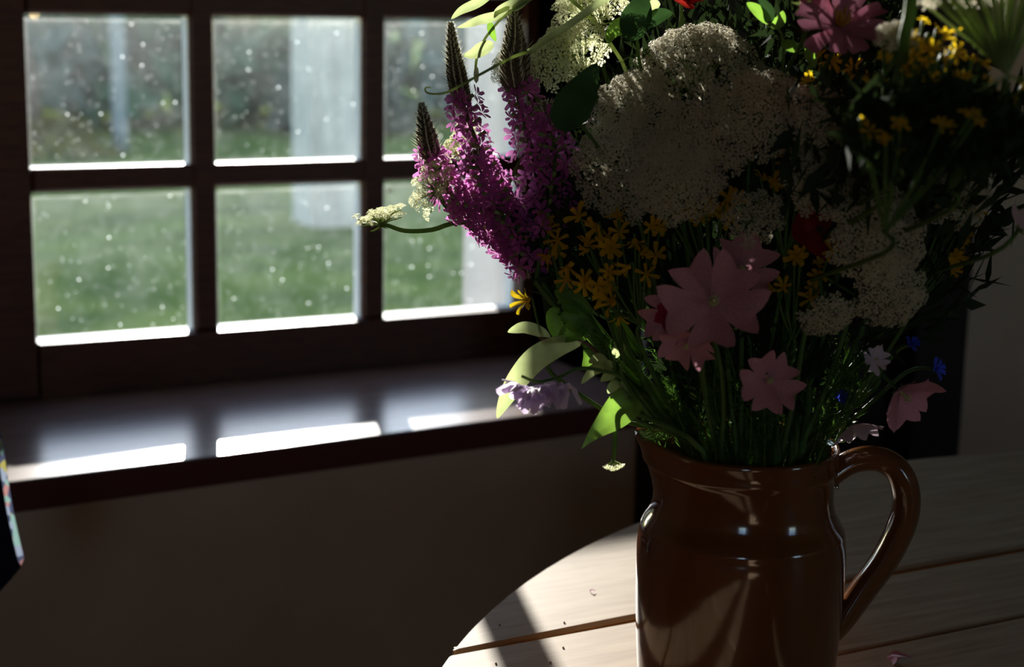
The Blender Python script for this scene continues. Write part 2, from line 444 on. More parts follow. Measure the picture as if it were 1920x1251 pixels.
def bar(name, x0, x1, z0, z1, yf=Yf, bev=.004, parent=wn):
    m = MB(); b = bev
    m.add([(x0+b, yf, z0+b), (x1-b, yf, z0+b), (x1-b, yf, z1-b), (x0+b, yf, z1-b), (x0, D, z0), (x1, D, z0), (x1, D, z1), (x0, D, z1),
           (x0, GY+.004, z0), (x1, GY+.004, z0), (x1, GY+.004, z1), (x0, GY+.004, z1)],
          [(0, 1, 2, 3), (0, 4, 5, 1), (1, 5, 6, 2), (2, 6, 7, 3), (3, 7, 4, 0), (4, 8, 9, 5), (5, 9, 10, 6), (6, 10, 11, 7), (7, 11, 8, 4), (11, 10, 9, 8)])
    return m.build(name, M['frame'], parent)


bar('stile', XL, PX0, SILL, ZT+.05, D-.016); bar('stile', PX0+3*PW+2*GW, XR+.012, SILL, ZT+.05, D-.016)
bar('rail', PX0, PX0+3*PW+2*GW, SILL, ZB, D-.014, .0008); bar('rail', PX0, PX0+3*PW+2*GW, ZT, ZT+.05, D-.014)
NR = 2+ROWS_UP
for c in range(2):
    x = PX0+PW+c*(PW+GW); bar('muntin', x, x+GW, ZB, ZT, Yf-.003)
for r in range(NR-1):
    z = ZB+PH+r*(PH+GH); bar('muntin', PX0, PX0+3*PW+2*GW, z, z+GH, Yf)
# white painted outer side of the bars
m = MB(); OY0, OY1 = GY+.0045, GY+.026
for c in range(4):
    x = (XL+.03 if c == 0 else PX0+c*(PW+GW)-GW); x1 = (XR if c == 3 else PX0+c*(PW+GW)); m.box((x, OY0, ZB-.05), (x1, OY1, ZT+.05))
m2 = MB()
for r in range(NR+1):
    z = ZB+r*(PH+GH)-GH; m2.box((XL+.03, OY0, z if r else ZB-.05), (XR, OY1-.001, ZB+r*(PH+GH) if r < NR else ZT+.05))
m.build('outer_bar', M['putty'], wn); m2.build('outer_bar', M['putty'], wn)
for r in range(NR):
    for c in range(3):
        x = PX0+c*(PW+GW); z = ZB+r*(PH+GH)
        m = MB(); m.add([(x-.002, GY, z-.002), (x+PW+.002, GY, z-.002), (x+PW+.002, GY, z+PH+.002), (x-.002, GY, z+PH+.002)], [(0, 1, 2, 3)])
        m.build('pane', M['glass'], wn)

# window board
sb = bpy.data.objects.new('trim_3', None); C.objects.link(sb); sb.location = (.65, 1.75, SILL-.034); struct(sb)
sl = lambda X: 1.7295+.0427*(X-.288)         # slightly skewed front edge
tilt = lambda m: setattr(m, 'v', [v+V((0, 0, .0081*(v.x-.29))) for v in m.v])
a, b = -.2, XR+.013
m = MB(); m.prism([(a, sl(a)), (b, sl(b)), (b, D+.02), (XL, D+.02), (XL, FR+.001), (a, FR+.001)], SILL-.032, SILL); tilt(m); m.build('window_board', M['sill'], sb)
m = MB(); m.prism([(a, sl(a)-.003), (b, sl(b)-.003), (b, sl(b)-.0002), (a, sl(a)-.0002)], SILL-.034, SILL-.0008); tilt(m); m.build('edge_strip', M['sill_front'], sb)
# ------------------------------------------------------------------ outside
m = MB(); m.add([(-30, 2.42, 0), (40, 2.42, 0), (40, 60, .0), (-30, 60, .0)], [(0, 1, 2, 3)])
struct(m.build('lawn', M['lawn']))
m = MB()
m.add([(-60, -60, -.02), (80, -60, -.02), (80, 2.5, -.02), (-60, 2.5, -.02)], [(0, 1, 2, 3)])
struct(m.build('ground', M['lawn']))
p0 = onZ(578, 425, 0); p1 = onZ(682, 421, 0); wd = (p1-p0).length
t = thing('stone_post', 'broad pale post on the lawn, seen through the middle panes', 'post', (p0+p1)/2)
m = MB(); c = (p0+p1)/2; q = wd/2
m.prism([(c.x-q, c.y-.02), (c.x-q+.03, c.y-.06), (c.x+q-.03, c.y-.06), (c.x+q, c.y-.02), (c.x+q, c.y+.25), (c.x-q, c.y+.25)], -.02, 1.75); m.build('shaft', M['post'], t)
m = MB(); m.box((c.x-q-.03, c.y-.09, 1.75), (c.x+q+.03, c.y+.28, 1.82)); m.build('cap', M['post'], t)
p0 = onZ(226, 285, 0)
m = MB(); m.tube([p0, p0+V((.0, 0, .8)), p0+V((-.02, 0, 1.6)), p0+V((-.01, 0, 2.4))], .062, .045, 8)
M['pole'] = mat('weathered_pole', (0.24, 0.25, 0.23), 0.9, 0.05)
tag(m.build('garden_pole', M['pole'], None, True), 'thin pale pole standing on the lawn, seen through the upper left pane', 'pole')


def bush_mesh(name, n, mt, seed):
    rn = random.Random(seed); m = MB()
    for i in range(n):
        d = V((rn.gauss(0, 1), rn.gauss(0, 1), abs(rn.gauss(0, 1)))).normalized()
        k = rn.uniform(.75, 1.05)*(1+.18*sin(5*d.x+seed)+.12*sin(7*d.y))
        p = V((d.x*1.0*k, d.y*.8*k, .08+d.z*1.15*k)); s = rn.uniform(.07, .13)
        a = V((rn.gauss(0, 1), rn.gauss(0, 1), rn.gauss(0, 1))).normalized(); b = a.orthogonal().normalized()
        m.add([p-a*s, p+b*s*.5, p+a*s, p-b*s*.5], [(0, 1, 2, 3)])
    return m.mesh(name, mt)


BM = [bush_mesh('foliage', 2600, M['bush'], 1), bush_mesh('foliage', 2600, M['bush_b'], 2), bush_mesh('foliage', 700, M['bush_y'], 3)]
tm = MB(); tm.tube([(0, 0, -.02), (0.03, 0, .4), (0, .03, .8)], .05, .03); TM = tm.mesh('trunk', M['bark'])
for i, (x, y, s, k, hz, lab) in enumerate((
        (2.0, 15.2, 1.7, 1, 3.2, 'grey green bush beyond the lawn, leftmost through the upper left pane'),
        (4.5, 15.9, 1.8, 0, 3.3, 'dark green bush beyond the lawn, behind the thin pale pole'),
        (7.0, 15.4, 1.7, 1, 3.2, 'grey green bush beyond the lawn, right of the broad pale post'),
        (9.6, 16.0, 1.9, 0, 3.3, 'dark green bush beyond the lawn, seen through the right hand panes'),
        (5.2, 13.6, .7, 1, .6, 'small grey bush beside the foot of the broad pale post'),
        (2.30, 12.3, .5, 2, .35, 'low ochre bush low in the left of the upper left pane'))):
    t = thing('bush', lab, 'bush', (x, y, 0), 'bushes beyond the lawn')
    o = link('foliage', BM[k], t, Matrix.Rotation(i*1.1, 4, 'Z') @ Matrix.Diagonal((s, s, hz/1.30, 1))); o['kind'] = 'stuff'
    link('trunk', TM, t)

# ------------------------------------------------------------------ table
TC = V((1.028, .471, 0)); TR = .7657
tb = thing('round_table', 'round table of pale scrubbed planks under the flower jug', 'table', (TC.x, TC.y, 0))
th = .028


def g1(x): return .9704+.016*(x-.55)       # front edge of the far plank gap
def g1w(x): return .0035+max(0, min(1, (x-.44)/.16))*.0065
def g2(x): return .8605+.016*(x-.75)


lines = [(lambda x: 9), None]


def plank(lo, hi, name='plank'):
    m = MB(); xs = [TC.x+TR*cos(pi*(1-i/72.)) for i in range(73)]; xs = sorted(xs+[TC.x-TR+.0025*k for k in range(1, 90)]+[TC.x+TR-.0025*k for k in range(1, 90)]); col = []
    for x in xs:
        s = sqrt(max(0, TR*TR-(x-TC.x)**2)); y0 = max(lo(x), TC.y-s); y1 = min(hi(x), TC.y+s)
        if y1-y0 > .0005: col.append((x, y0, y1))
    n = len(col); e = .0025
    for z, ins in ((TAB, e), (TAB-e, 0), (TAB-th, 0)):
        for x, y0, y1 in col: m.v += [V((x, y0+min(ins, (y1-y0)*.3), z)), V((x, y1-min(ins, (y1-y0)*.3), z))]
    for i in range(n-1):
        a = 2*i
        m.f.append((a, a+2, a+3, a+1))
        for L_ in (0, 1):
            k = 2*n*L_
            m.f.append((k+a, k+2*n+a, k+2*n+a+2, k+a+2)); m.f.append((k+a+1, k+a+3, k+2*n+a+3, k+2*n+a+1))
        k = 4*n; m.f.append((k+a, k+a+1, k+a+3, k+a+2))
    for a in (0, 2*(n-1)):
        for L_ in (0, 1):
            k = 2*n*L_; m.f.append((k+a, k+a+1, k+2*n+a+1, k+2*n+a))
    return m.build(name, M['table'], tb)


edges = [g1, g2]+[(lambda x, y=y: y+.016*(x-.75)) for y in (.66, .47, .28, .10, -.10)]
plank(lambda x: g1(x)+g1w(x), lambda x: 9)
for i in range(len(edges)):
    hi = edges[i]; lo = edges[i+1] if i+1 < len(edges) else (lambda x: -9)
    plank(lambda x, lo=lo: lo(x)+(.0022 if i < 6 else 0), hi)
for e_ in edges:
    m = MB(); pts = []
    xa = TC.x-sqrt(TR*TR-(e_(TC.x)-TC.y)**2)+.004; xb = TC.x+sqrt(TR*TR-(e_(TC.x)-TC.y)**2)-.004
    m.add([(xa, e_(xa)-.008, TAB-.0035), (xb, e_(xb)-.008, TAB-.0035), (xb, e_(xb)+.018, TAB-.0035), (xa, e_(xa)+.018, TAB-.0035),
           (xa, e_(xa)-.008, TAB-.016), (xb, e_(xb)-.008, TAB-.016), (xb, e_(xb)+.018, TAB-.016), (xa, e_(xa)+.018, TAB-.016)],
          [(0, 1, 2, 3), (7, 6, 5, 4), (0, 4, 5, 1), (1, 5, 6, 2), (2, 6, 7, 3), (3, 7, 4, 0)])
    m.build('tongue', M['tongue'], tb)
for sx in (-1, 1):
    for sy in (-1, 1):
        m = MB(); x, y = TC.x+sx*.4, TC.y+sy*.4
        for z0, z1, r0, r1 in ((0, .3, .022, .03), (.3, .62, .03, .034), (.62, TAB-th, .038, .038)): m.tube([(x, y, z0), (x, y, z1)], r0, r1, 10, sub=1)
        m.build('leg', M['leg'], tb)
m = MB()
for sx, sy in ((0, -1), (0, 1), (-1, 0), (1, 0)):
    c = V((TC.x+sx*.4, TC.y+sy*.4, 0)); hx, hy = (.4, .012) if sy else (.012, .4)
    m.box((c.x-hx, c.y-hy, TAB-th-.09), (c.x+hx, c.y+hy, TAB-th))
m.build('apron', M['leg'], tb)

# ------------------------------------------------------------------ jug
JX, JY = .575, .815
RIM = H-.2645
jg = thing('stoneware_jug', 'brown glazed stoneware jug holding the flowers on the pale table', 'jug', (JX, JY, TAB))
side = V((CR.x, CR.y, 0)).normalized()           # handle side
fwd = V((-side.y, side.x, 0))
prof = [(.0, TAB+.001), (.052, TAB+.001), (.0575, TAB+.003), (.0605, TAB+.008), (.0622, .77), (.0635, .79), (.0645, .815), (.0649, .835), (.0648, .848), (.0640, .856),
        (.0632, .8590), (.0634, .8605), (.0628, .8625), (.0605, .8665), (.0580, .8705), (.0562, .8755), (.0553, .882), (.0552, .890), (.0555, .897), (.0560, .8995), (.0569, .9005), (.0571, .9025),
        (.0565, .9045), (.0566, .908), (.0570, .912), (.0572, RIM-.002), (.0560, RIM), (.0545, RIM-.001), (.0530, RIM-.004), (.0518, .890), (.0520, .875), (.060, .85), (.060, .76), (.0, .75)]
m = MB(); NS = 72
for r, z in prof:
    for j in range(NS):
        a = 2*pi*j/NS; d = side*cos(a)+fwd*sin(a)
        up = max(0, (z-.878)/(RIM-.878)) if r > .04 and z > .878 else 0
        pull = up**1.6*.0125*math.exp(-((a-pi)/.33)**2)*(1 if r > .051 else .8); lift = up**2*.006*math.exp(-((a-pi)/.42)**2)
        flute = -.0015*up*(math.exp(-((a-pi-.62)/.22)**2)+math.exp(-((a-pi+.62)/.22)**2))
        m.v.append(V((JX, JY, 0))+d*(r+pull+(flute if r > .04 else 0))+V((0, 0, z+lift)))
np_ = len(prof)
for i in range(np_-1):
    for j in range(NS): m.f.append((i*NS+j, i*NS+(j+1) % NS, (i+1)*NS+(j+1) % NS, (i+1)*NS+j))
o = m.build('body', M['jug'], jg, True)
hp = [W(x, y, (y-1000)*6.9e-5) for x, y in ((1552, 896), (1585, 872), (1618, 861), (1652, 863), (1682, 883), (1697, 918), (1697, 960), (1682, 1005), (1655, 1055), (1622, 1100), (1594, 1140), (1566, 1176), (1540, 1200))]
hp = smooth_path(hp, 4); m = MB(); K = 14; n = len(hp)
nrm = CB
for i, p in enumerate(hp):
    t_ = (hp[min(i+1, n-1)]-hp[max(i-1, 0)]).normalized(); sd = t_.cross(nrm).normalized()
    wv = .0072+.0016*sin(pi*min(1, i/(n-1)))+(.003 if i == 0 else 0)+(.0026 if i == n-1 else 0)
    for j in range(K):
        a = 2*pi*j/K; rr = 1-.10*max(0, cos(3*a))      # shallow ridges along the strap
        m.v.append(p+sd*cos(a)*wv*rr+nrm*sin(a)*.0125*rr)
for i in range(n-1):
    for j in range(K): m.f.append((i*K+j, i*K+(j+1) % K, (i+1)*K+(j+1) % K, (i+1)*K+j))
m.build('handle', M['jug'], jg, True)

# ------------------------------------------------------------------ flowers: shared meshes
MOUTH = V((JX, JY, RIM))
rs = random.Random(11)


def stem_pts(head, n, lead=.045, mid=None, rad=.036):
    d = V((head.x-JX, head.y-JY, 0)); d = d.normalized()*min(rad, d.length*.45) if d.length > 1e-4 else d
    jit = V((rs.uniform(-.006, .006), rs.uniform(-.006, .006), 0))
    mo = MOUTH+d+jit
    low = V((JX, JY, RIM-.075))+d*.35+jit
    p = [head, head-V(n)*lead]
    near = EYE.lerp(head, 1); dep = (head-EYE).dot(_f)-DJ
    if mid: p += mid
    elif dep < -.09: p += [head.lerp(mo, .20)+_f*(-dep*.95), head.lerp(mo, .6)+_f*(-dep*.9)]
    else: p.append((head-V(n)*lead).lerp(mo, .55)+V((0, 0, -.008)))
    return p+[mo, low], low


def umbellet_mesh(seed, n, R, fl, mt):
    rn = random.Random(seed); m = MB()
    for i in range(n):
        r = R*sqrt((i+.4)/n); a = i*2.39996+rn.uniform(-.3, .3)
        p = V((r*cos(a), r*sin(a), -r*r/R*.45+rn.uniform(-.0007, .0007)))
        nn = (V((p.x*.7/R, p.y*.7/R, 1))+V((rn.gauss(0, .25), rn.gauss(0, .25), 0))).normalized(); B = basis(nn, V((rn.gauss(0, 1), rn.gauss(0, 1), .2)))
        for k in range(5):
            b = 2*pi*k/5; q = lambda rr, bb, z: p+B @ V((rr*cos(bb), rr*sin(bb), z))
            s = fl*rn.uniform(.75, 1.2)
            m.add([p, q(s*.62, b-.5, s*.12), q(s, b, s*rn.uniform(.0, .35)), q(s*.62, b+.5, s*.12)], [(0, 1, 2, 3)])
        base = V((0, 0, -R*1.15)); sd = V((-sin(a), cos(a), 0))*.00022
        m.add([p-sd, p+sd, base], [(0, 1, 2)])
    return m.mesh('umbellet', mt)


UM = {}
for key, mt in (('cream', M['cream']), ('green', M['cream_green'])):
    UM[key] = [umbellet_mesh(s, 24, 1.0*.0088, .00195, mt) for s in (1, 2, 3)]
UR = .0088


def umbel(label, px, py, rpx, dd, n, nr=40, dome=.45, mid=None, key='cream', size=1.0, stem=True, bracts=True, hub=.95, group='white umbels in the bouquet', name='wild_carrot', jit=.06, pts=None, droop=0):
    n = cv(*n); R = px2m(rpx, dd); P = W(px, py, dd); hubp = P-n*R*hub
    if pts: path = [hubp]+pts; low = path[-1]
    else: path, low = stem_pts(hubp, n, R*.4+.015, mid)
    t = thing(name, label, 'flower', low, group)
    m = MB(); m.tube(path, .0013, .0019, 6); m.build('stem', M['stem'], t, True)
    B = basis(n); us = R*1.28/sqrt(nr)/UR*size
    rm = MB(); ml = UM[key]
    for i in range(nr):
        r = R*.93*sqrt((i+.5)/nr); a = i*2.39996+rs.uniform(-.12, .12)
        z = -(r/R)**2*R*dome+rs.uniform(-jit, jit)*R
        q = P+B @ V((r*cos(a), r*sin(a), z))
        nn = (B @ V((cos(a)*r/R*dome*1.6, sin(a)*r/R*dome*1.6, 1))+V((rs.gauss(0, .12), rs.gauss(0, .12), rs.gauss(0, .12)))).normalized()
        rb = q-nn*UR*us*1.1
        rm.tube([hubp, hubp.lerp(rb, .5)+n*R*.06*(-1 if droop else .6), rb], .0006, .0004, 3, cap=False, sub=2)
        Mx = Matrix.Translation(q-low) @ basis(nn, V((rs.gauss(0, 1), rs.gauss(0, 1), .3))).to_4x4() @ Matrix.Diagonal((us, us, us, 1))
        link('umbellet', ml[i % 3], t, Mx)
    rm.build('rays', M['ray'], t, True)
    if bracts:
        bm_ = MB()
        for k in range(8):
            a = k*pi/4; o = B @ V((cos(a), sin(a), 0)); e = hubp+o*R*.42-n*R*.12
            bm_.tube([hubp, hubp+o*R*.25-n*R*.10, e], .0005, .0002, 3, sub=2)
        bm_.build('bracts', M['ray'], t)
    return t


# florets
def floret_mesh(name, np2, R, wid, mt, cup=.25, seed=0, center=None):
    rn = random.Random(seed); m = MB()
    for k in range(np2):
        b = 2*pi*k/np2+rn.uniform(-.15, .15); B = Matrix.Rotation(b, 3, 'Z'); s = R*rn.uniform(.85, 1.12)
        z1, z2 = cup*s*.5, cup*s*rn.uniform(.5, 1.4)
        vs = [(s*.08, 0, 0), (s*.5, -wid*.5*s, z1), (s*.9, -wid*.38*s, z2), (s, 0, z2*1.05), (s*.9, wid*.38*s, z2), (s*.5, wid*.5*s, z1), (s*.55, 0, z1*.75)]
        m.add([B @ V(v) for v in vs], [(0, 1, 6), (0, 6, 5), (1, 2, 6), (2, 3, 6), (3, 4, 6), (4, 5, 6)])
    if center:
        for k in range(6):
            a = 2*pi*k/6; m.tube([(0, 0, 0), (cos(a)*R*.12, sin(a)*R*.12, R*.35)], .0002, .0002, 3, sub=1)
    me = m.mesh(name, mt, True)
    return me


LF = [floret_mesh('floret', 6, .0068, .42, M['magenta'], .3, s) for s in (1, 2, 3)]
VF = [floret_mesh('floret', 4, .0058, .8, M['lilac'], .9, s) for s in (4, 5)]


def catmull_at(P, t):
    n = len(P)-1; i = min(int(t*n), n-1); return P[i].lerp(P[i+1], t*n-i), (P[i+1]-P[i]).normalized()


def loosestrife(label, pts, nfl=60, bud=.45, rw=.011, budr=.0055, hair=True, path_to=None, dense=1.0, group='purple loosestrife spikes'):
    """pts run from the tip downwards"""
    P = smooth_path([W(*p) for p in pts], 6); low_head = P[-1]
    d = (P[-1]-P[-3]).normalized()
    path, low = stem_pts(low_head, -d, .03)
    t = thing('purple_loosestrife', label, 'flower', low, group)
    m = MB(); m.tube(P[2:]+path[1:], .0008, .0018, 6, sub=1); m.build('stem', M['stem'], t, True)
    bm_ = MB(); hm = MB(); nb = int(24*bud/.4)
    for i in range(nb):
        f = (i+.3)/nb; q, td = catmull_at(P, f*bud); r = budr*(.25+.85*min(1, f*1.5)); B = basis(-td)
        for k in range(6):
            a = k*pi/3+i*.5; o = B @ V((cos(a), sin(a), 0)); ax = (o*.75-td*.8).normalized(); s = r*.62
            bm_.blob(q+o*r*.62, s*.5, s*.5, s*1.05, 5, 3, basis(ax))
            if hair:
                for _k in (0, 1):
                  w0 = q+o*r*.9+td*r*.3*_k; e = w0+(o*.8-td*.7)*r*rs.uniform(.6, 1.25); sd = td.cross(o)*.0006
                  hm.add([w0-sd, w0+sd, e], [(0, 1, 2)])
    bm_.build('bud_spike', M['bud'], t, True)
    if hair: o = hm.build('down', M['bud_hair'], t); o['kind'] = 'stuff'
    for i in range(nfl):
        f = bud*.9+(1-bud*.9)*(i+rs.random())/nfl; q, td = catmull_at(P, f); B = basis(-td)
        a = i*2.4+rs.uniform(-.4, .4); o = B @ V((cos(a), sin(a), 0)); rr = rw*rs.uniform(.35, 1.1)
        nn = (o-td*.35+V((rs.gauss(0, .2),)*3)).normalized(); s = rs.uniform(.7, 1.15)
        link('floret', LF[i % 3], t, Matrix.Translation(q+o*rr-low) @ basis(nn, V((rs.gauss(0, 1), rs.gauss(0, 1), .1))).to_4x4() @ Matrix.Diagonal((s, s, s, 1)))
    cm = MB()
    for i in range(nfl//2):
        f = bud*.9+(1-bud*.9)*(i+.5)/(nfl//2); q, td = catmull_at(P, f); B = basis(-td); a = i*2.1; o = B @ V((cos(a), sin(a), 0))
        cm.tube([q, q+(o-td*.3)*rw*.7], .0011, .0014, 5, sub=1)
    cm.build('calyxes', M['ray'], t, True)
    return t


def leaf_grid(P, width, nv=None, fold=.25, wav=0, prof=None, up=None, m=None, tip=.0):
    P = smooth_path(P, 5); n = len(P); g = []
    for i, p in enumerate(P):
        f = i/(n-1); t = (P[min(i+1, n-1)]-P[max(i-1, 0)]).normalized(); u = V(up if up is not None else CB); s = t.cross(u)
        s = s.normalized() if s.length > 1e-5 else t.orthogonal(); u = s.cross(t)
        wd = width*(prof(f) if prof else (sin(pi*f**.75)**.85 if 0 < f < 1 else 0)) + .0001
        row = []
        for k in (-1, -.5, 0, .5, 1):
            row.append(p+s*k*wd+u*(abs(k)*wd*fold+wav*wd*sin(f*17+k*2)*abs(k)))
        g.append(row)
    (m or MB()).sheet(g) if m is None else m.sheet(g)
    return m


def leaf(parent, pts, wpx, mt, fold=.25, wav=0, up=None, prof=None, name='leaf', dd=0):
    m = MB(); leaf_grid([W(*p) for p in pts], px2m(wpx, dd), fold=fold, wav=wav, up=up, prof=prof, m=m)
    return m.build(name, mt, parent, True)


# petals
def petal_mesh(name, Lp, Wp, mt, notch=.12, cup=.12, curl=.0, seed=0, base=.14, teeth=0):
    rn = random.Random(seed); nu, nv = 8, 7; g = []; ph = rn.uniform(0, 6)
    for i in range(nu):
        f = i/(nu-1); row = []
        wdt = Wp*(base+(1-base)*sin(min(1, f*1.12)*pi/2)**1.15)*(1 if f < .93 else .97)
        for j in range(nv):
            k = -1+2*j/(nv-1)
            y = Lp*f*(1-notch*(1-abs(k))**1.2*f**6-.06*abs(k)**3*f)
            if teeth and i == nu-1: y += Lp*.045*(1 if j % 2 else -1)
            z = cup*Lp*f*f+Wp*.16*k*k*f-curl*Lp*max(0, f-.55)**2*4+Wp*.05*sin(f*6+k*3+ph)*f
            row.append(V((k*wdt*.5, y, z)))
        g.append(row)
    m = MB(); m.sheet(g); return m.mesh(name, mt, True)


MPET = {k: [petal_mesh('petal', 1.0, .84, M[k], .22, .16, .05*s, s, .13, 0) for s in (1, 2, 3)] for k in ('pink', 'pale_pink', 'rose', 'red')}
for k in MPET:
    for me in MPET[k]: pass
NPET = {k: [petal_mesh('petal', 1.0, .38, M[k], .05, .10, .1*s, s, .3, 0) for s in (1, 2, 3)] for k in ('yellow', 'blue', 'lilac')}


def blossom(parent, P, n, R, kind='pink', npet=5, spread=1.0, tilt=.15, column=True, petals=None, rot=0, stamen=None, center=True, vary=.1):
    """petals (and centre) as children of parent; n is the facing direction"""
    B = basis(n); base = root_loc(parent); src = (petals or MPET)[kind]
    for k in range(npet):
        a = rot+2*pi*k/npet+rs.uniform(-.08, .08); s = R*rs.uniform(1-vary, 1+vary)
        L_ = Matrix.Rotation(a, 3, 'Z') @ Matrix.Rotation(tilt+rs.uniform(-.22, .22), 3, 'X') @ Matrix.Rotation(rs.uniform(-.2, .2), 3, 'Y') @ Matrix.Diagonal((spread, 1, 1))
        Mx = (B @ L_).to_4x4() @ Matrix.Diagonal((s, s, s, 1)); Mx.translation = P-base
        link('petal', src[k % 3], parent, Mx)
    if center:
        m = MB(); nn = V(n)
        if column:
            m.tube([P, P+nn*R*.16, P+nn*R*.34], R*.055, R*.035, 6)
            for k in range(14):
                a = k*2.4; m.blob(P+nn*R*(.2+.012*k)+(B @ V((cos(a), sin(a), 0)))*R*.075, R*.025, R*.025, R*.025, 4, 3)
        else:
            for k in range(16):
                a = k*2.4; r = R*.16*sqrt((k+.5)/16); o = B @ V((cos(a), sin(a), 0))
                m.tube([P, P+o*r*.8+nn*R*.12, P+o*r*1.5+nn*R*rs.uniform(.28, .5)], R*.016, R*.012, 3, sub=1)
        m.build('stamens', M['pollen'] if not stamen else stamen, parent, True)


def calyx(parent, P, n, R):
    B = basis(n); m = MB()
    for k in range(5):
        a = 2*pi*k/5+.6; o = B @ V((cos(a), sin(a), 0)); t_ = B @ V((-sin(a), cos(a), 0)); b = P-V(n)*R*.14
        m.add([b, P+o*R*.14-t_*R*.09-V(n)*R*.02, P+o*R*.34-V(n)*R*.0, P+o*R*.14+t_*R*.09-V(n)*R*.02], [(0, 1, 2, 3)])
    m.blob(P-V(n)*R*.08, R*.1, R*.1, R*.1, 6, 4)
    m.build('calyx', M['stem'], parent, True)


def mallow(label, px, py, rpx, dd, n, kind='pink', mid=None, rot=0, tilt=.15, spread=1.0, npet=5, group='mallow flowers', pts=None, name='musk_mallow'):
    n = cv(*n); P = W(px, py, dd); R = px2m(rpx, dd)
    if pts: path = [P-n*R*.1]+pts; low = path[-1]
    else: path, low = stem_pts(P-n*R*.1, n, .02, mid)
    t = thing(name, label, 'flower', low, group)
    m = MB(); m.tube(path, .0011, .0017, 6); m.build('stem', M['stem'], t, True)
    blossom(t, P, n, R, kind, npet, spread, tilt, rot=rot); calyx(t, P, n, R)
    return t


def yellow_stem(label, heads, dd0=0, group='yellow flowers in the bouquet', name='yellow_ragwort'):
    """heads: (px, py, radius px, dd, facing)"""
    if len(heads) > 1:
        heads = list(heads)+[(h[0]+rs.uniform(-32, 32), h[1]+rs.uniform(-24, 30), h[2]*rs.uniform(.6, .95), h[3]+rs.uniform(-.004, .012), h[4]) for h in heads]
    hs = [(W(h[0], h[1], h[3]), (cv(*h[4])+V((rs.gauss(0, .55), rs.gauss(0, .55), rs.gauss(0, .55)))*(len(heads) > 1)).normalized(), px2m(h[2], h[3])) for h in heads]
    c = sum((h[0] for h in hs), V())/len(hs)-V((0, 0, .03)); c = c+(MOUTH-c)*.12
    path, low = stem_pts(c, V((0, 0, 1)), .01)
    t = thing(name, label, 'flower', low, group)
    m = MB(); m.tube(path, .0012, .0018, 6)
    for P, n, R in hs: m.tube([c, c.lerp(P, .5)-V((0, 0, .003)), P-n*R*.3, P], .0008, .0008, 5)
    m.build('stem', M['stem'], t, True)
    for P, n, R in hs:
        fm = MB(); fm.blob(V((0, 0, 0)), R*.2, R*.2, R*.12, 7, 4, basis(n))
        fh = link('flower_head', fm.mesh('flower_head', M['yellow'], True), t); fh.location = P-low
        blossom(fh, P, n, R, 'yellow', rs.choice((5, 6, 6, 7)), rs.uniform(.7, 1.1), rs.uniform(.15, .9), False, NPET, rs.uniform(0, 6), M['yellow'], vary=.2)
    return t


# ------------------------------------------------------------------ flowers: placed one by one
umbel('large domed cream umbel with a sunlit crown at the top centre of the bouquet', 1318, 62, 158, -.02, (-.02, .72, .62), 90, .8, size=1.0)
umbel('greenish cream umbel at the upper left, right of the tall dark spike', 1045, 75, 88, .0, (-.45, .45, .75), 44, .6, key='green')
umbel('cream umbel in shade right of the dark leaf', 1185, 185, 92, -.035, (-.25, .35, .9), 46, .5)
umbel('broad shaded umbel at the left, just right of the magenta spikes', 1165, 300, 118, -.055, (-.3, .05, .95), 60, .45)
umbel('shaded umbel under the sunlit dome', 1320, 260, 100, -.085, (0, .15, 1), 50, .5)
umbel('shaded umbel low in the middle, above the pink mallow', 1270, 340, 90, -.09, (-.1, -.15, 1), 40, .45)
umbel('shaded umbel right of the sunlit dome', 1450, 190, 105, -.09, (.1, .3, .95), 52, .5)
umbel('thin scrappy umbel above the pink mallow on its right', 1420, 405, 62, -.09, (.05, .05, 1), 18, .4, size=.8)
umbel('dim umbel in the dark middle of the bouquet', 1565, 315, 98, -.11, (.15, .1, 1), 46, .5)
umbel('dim brownish umbel in the right half of the bouquet', 1665, 440, 105, -.13, (.2, -.05, 1), 48, .5)
umbel('dim umbel lowest at the right, over the lit petals', 1685, 560, 80, -.10, (.2, -.35, .9), 36, .5)
umbel('small shaded umbel seen edge on right of the pink mallow', 1556, 608, 58, -.09, (.1, -.75, .65), 22, .35)
umbel('very dark umbel below the yellow flowers', 1720, 285, 105, -.08, (.35, .2, .9), 46, .5)
umbel('very dark umbel at the right edge of the bouquet', 1830, 345, 85, -.07, (.5, .1, .85), 34, .5)
umbel('cream umbel cut by the top edge of the picture, above the grass blade', 1100, -20, 80, .03, (-.2, .7, .6), 36, .5, key='green')
umbel('small white umbel lit behind the thick stem at the upper right', 1690, 52, 46, -.245, (.1, .6, .75), 26, .5)
umbel('big cupped umbel seen from below at the upper right corner', 1855, -70, 150, -.28, (-.12, .98, -.10), 90, .22, hub=1.45, size=1.05,
      pts=[W(1880, 190, -.27), W(1865, 300, -.12), W(1700, 560, .0), MOUTH+V((.03, -.01, 0)), V((JX+.01, JY, RIM-.07))], group='white umbels in the bouquet')
umbel('small flat umbel standing out furthest left on a curved stem', 708, 394, 54, .0, (-.2, .95, .16), 36, .15, key='green', hub=.55, size=.85, jit=.16,
      pts=[W(727, 423, 0), W(760, 433, 0), W(810, 431, 0), W(868, 417, 0), W(1000, 430, 0), W(1180, 640, 0), MOUTH+V((-.03, .0, 0)), V((JX-.01, JY, RIM-.07))])
umbel('lit umbel turned left beside the lowest dark spike', 788, 345, 60, -.03, (-.8, .3, .5), 26, .5, key='green', hub=.7, size=.8, jit=.25,
      pts=[W(840, 392, 0), W(900, 440, 0), W(1100, 600, 0), MOUTH+V((-.03, .01, 0)), V((JX-.01, JY, RIM-.07))])
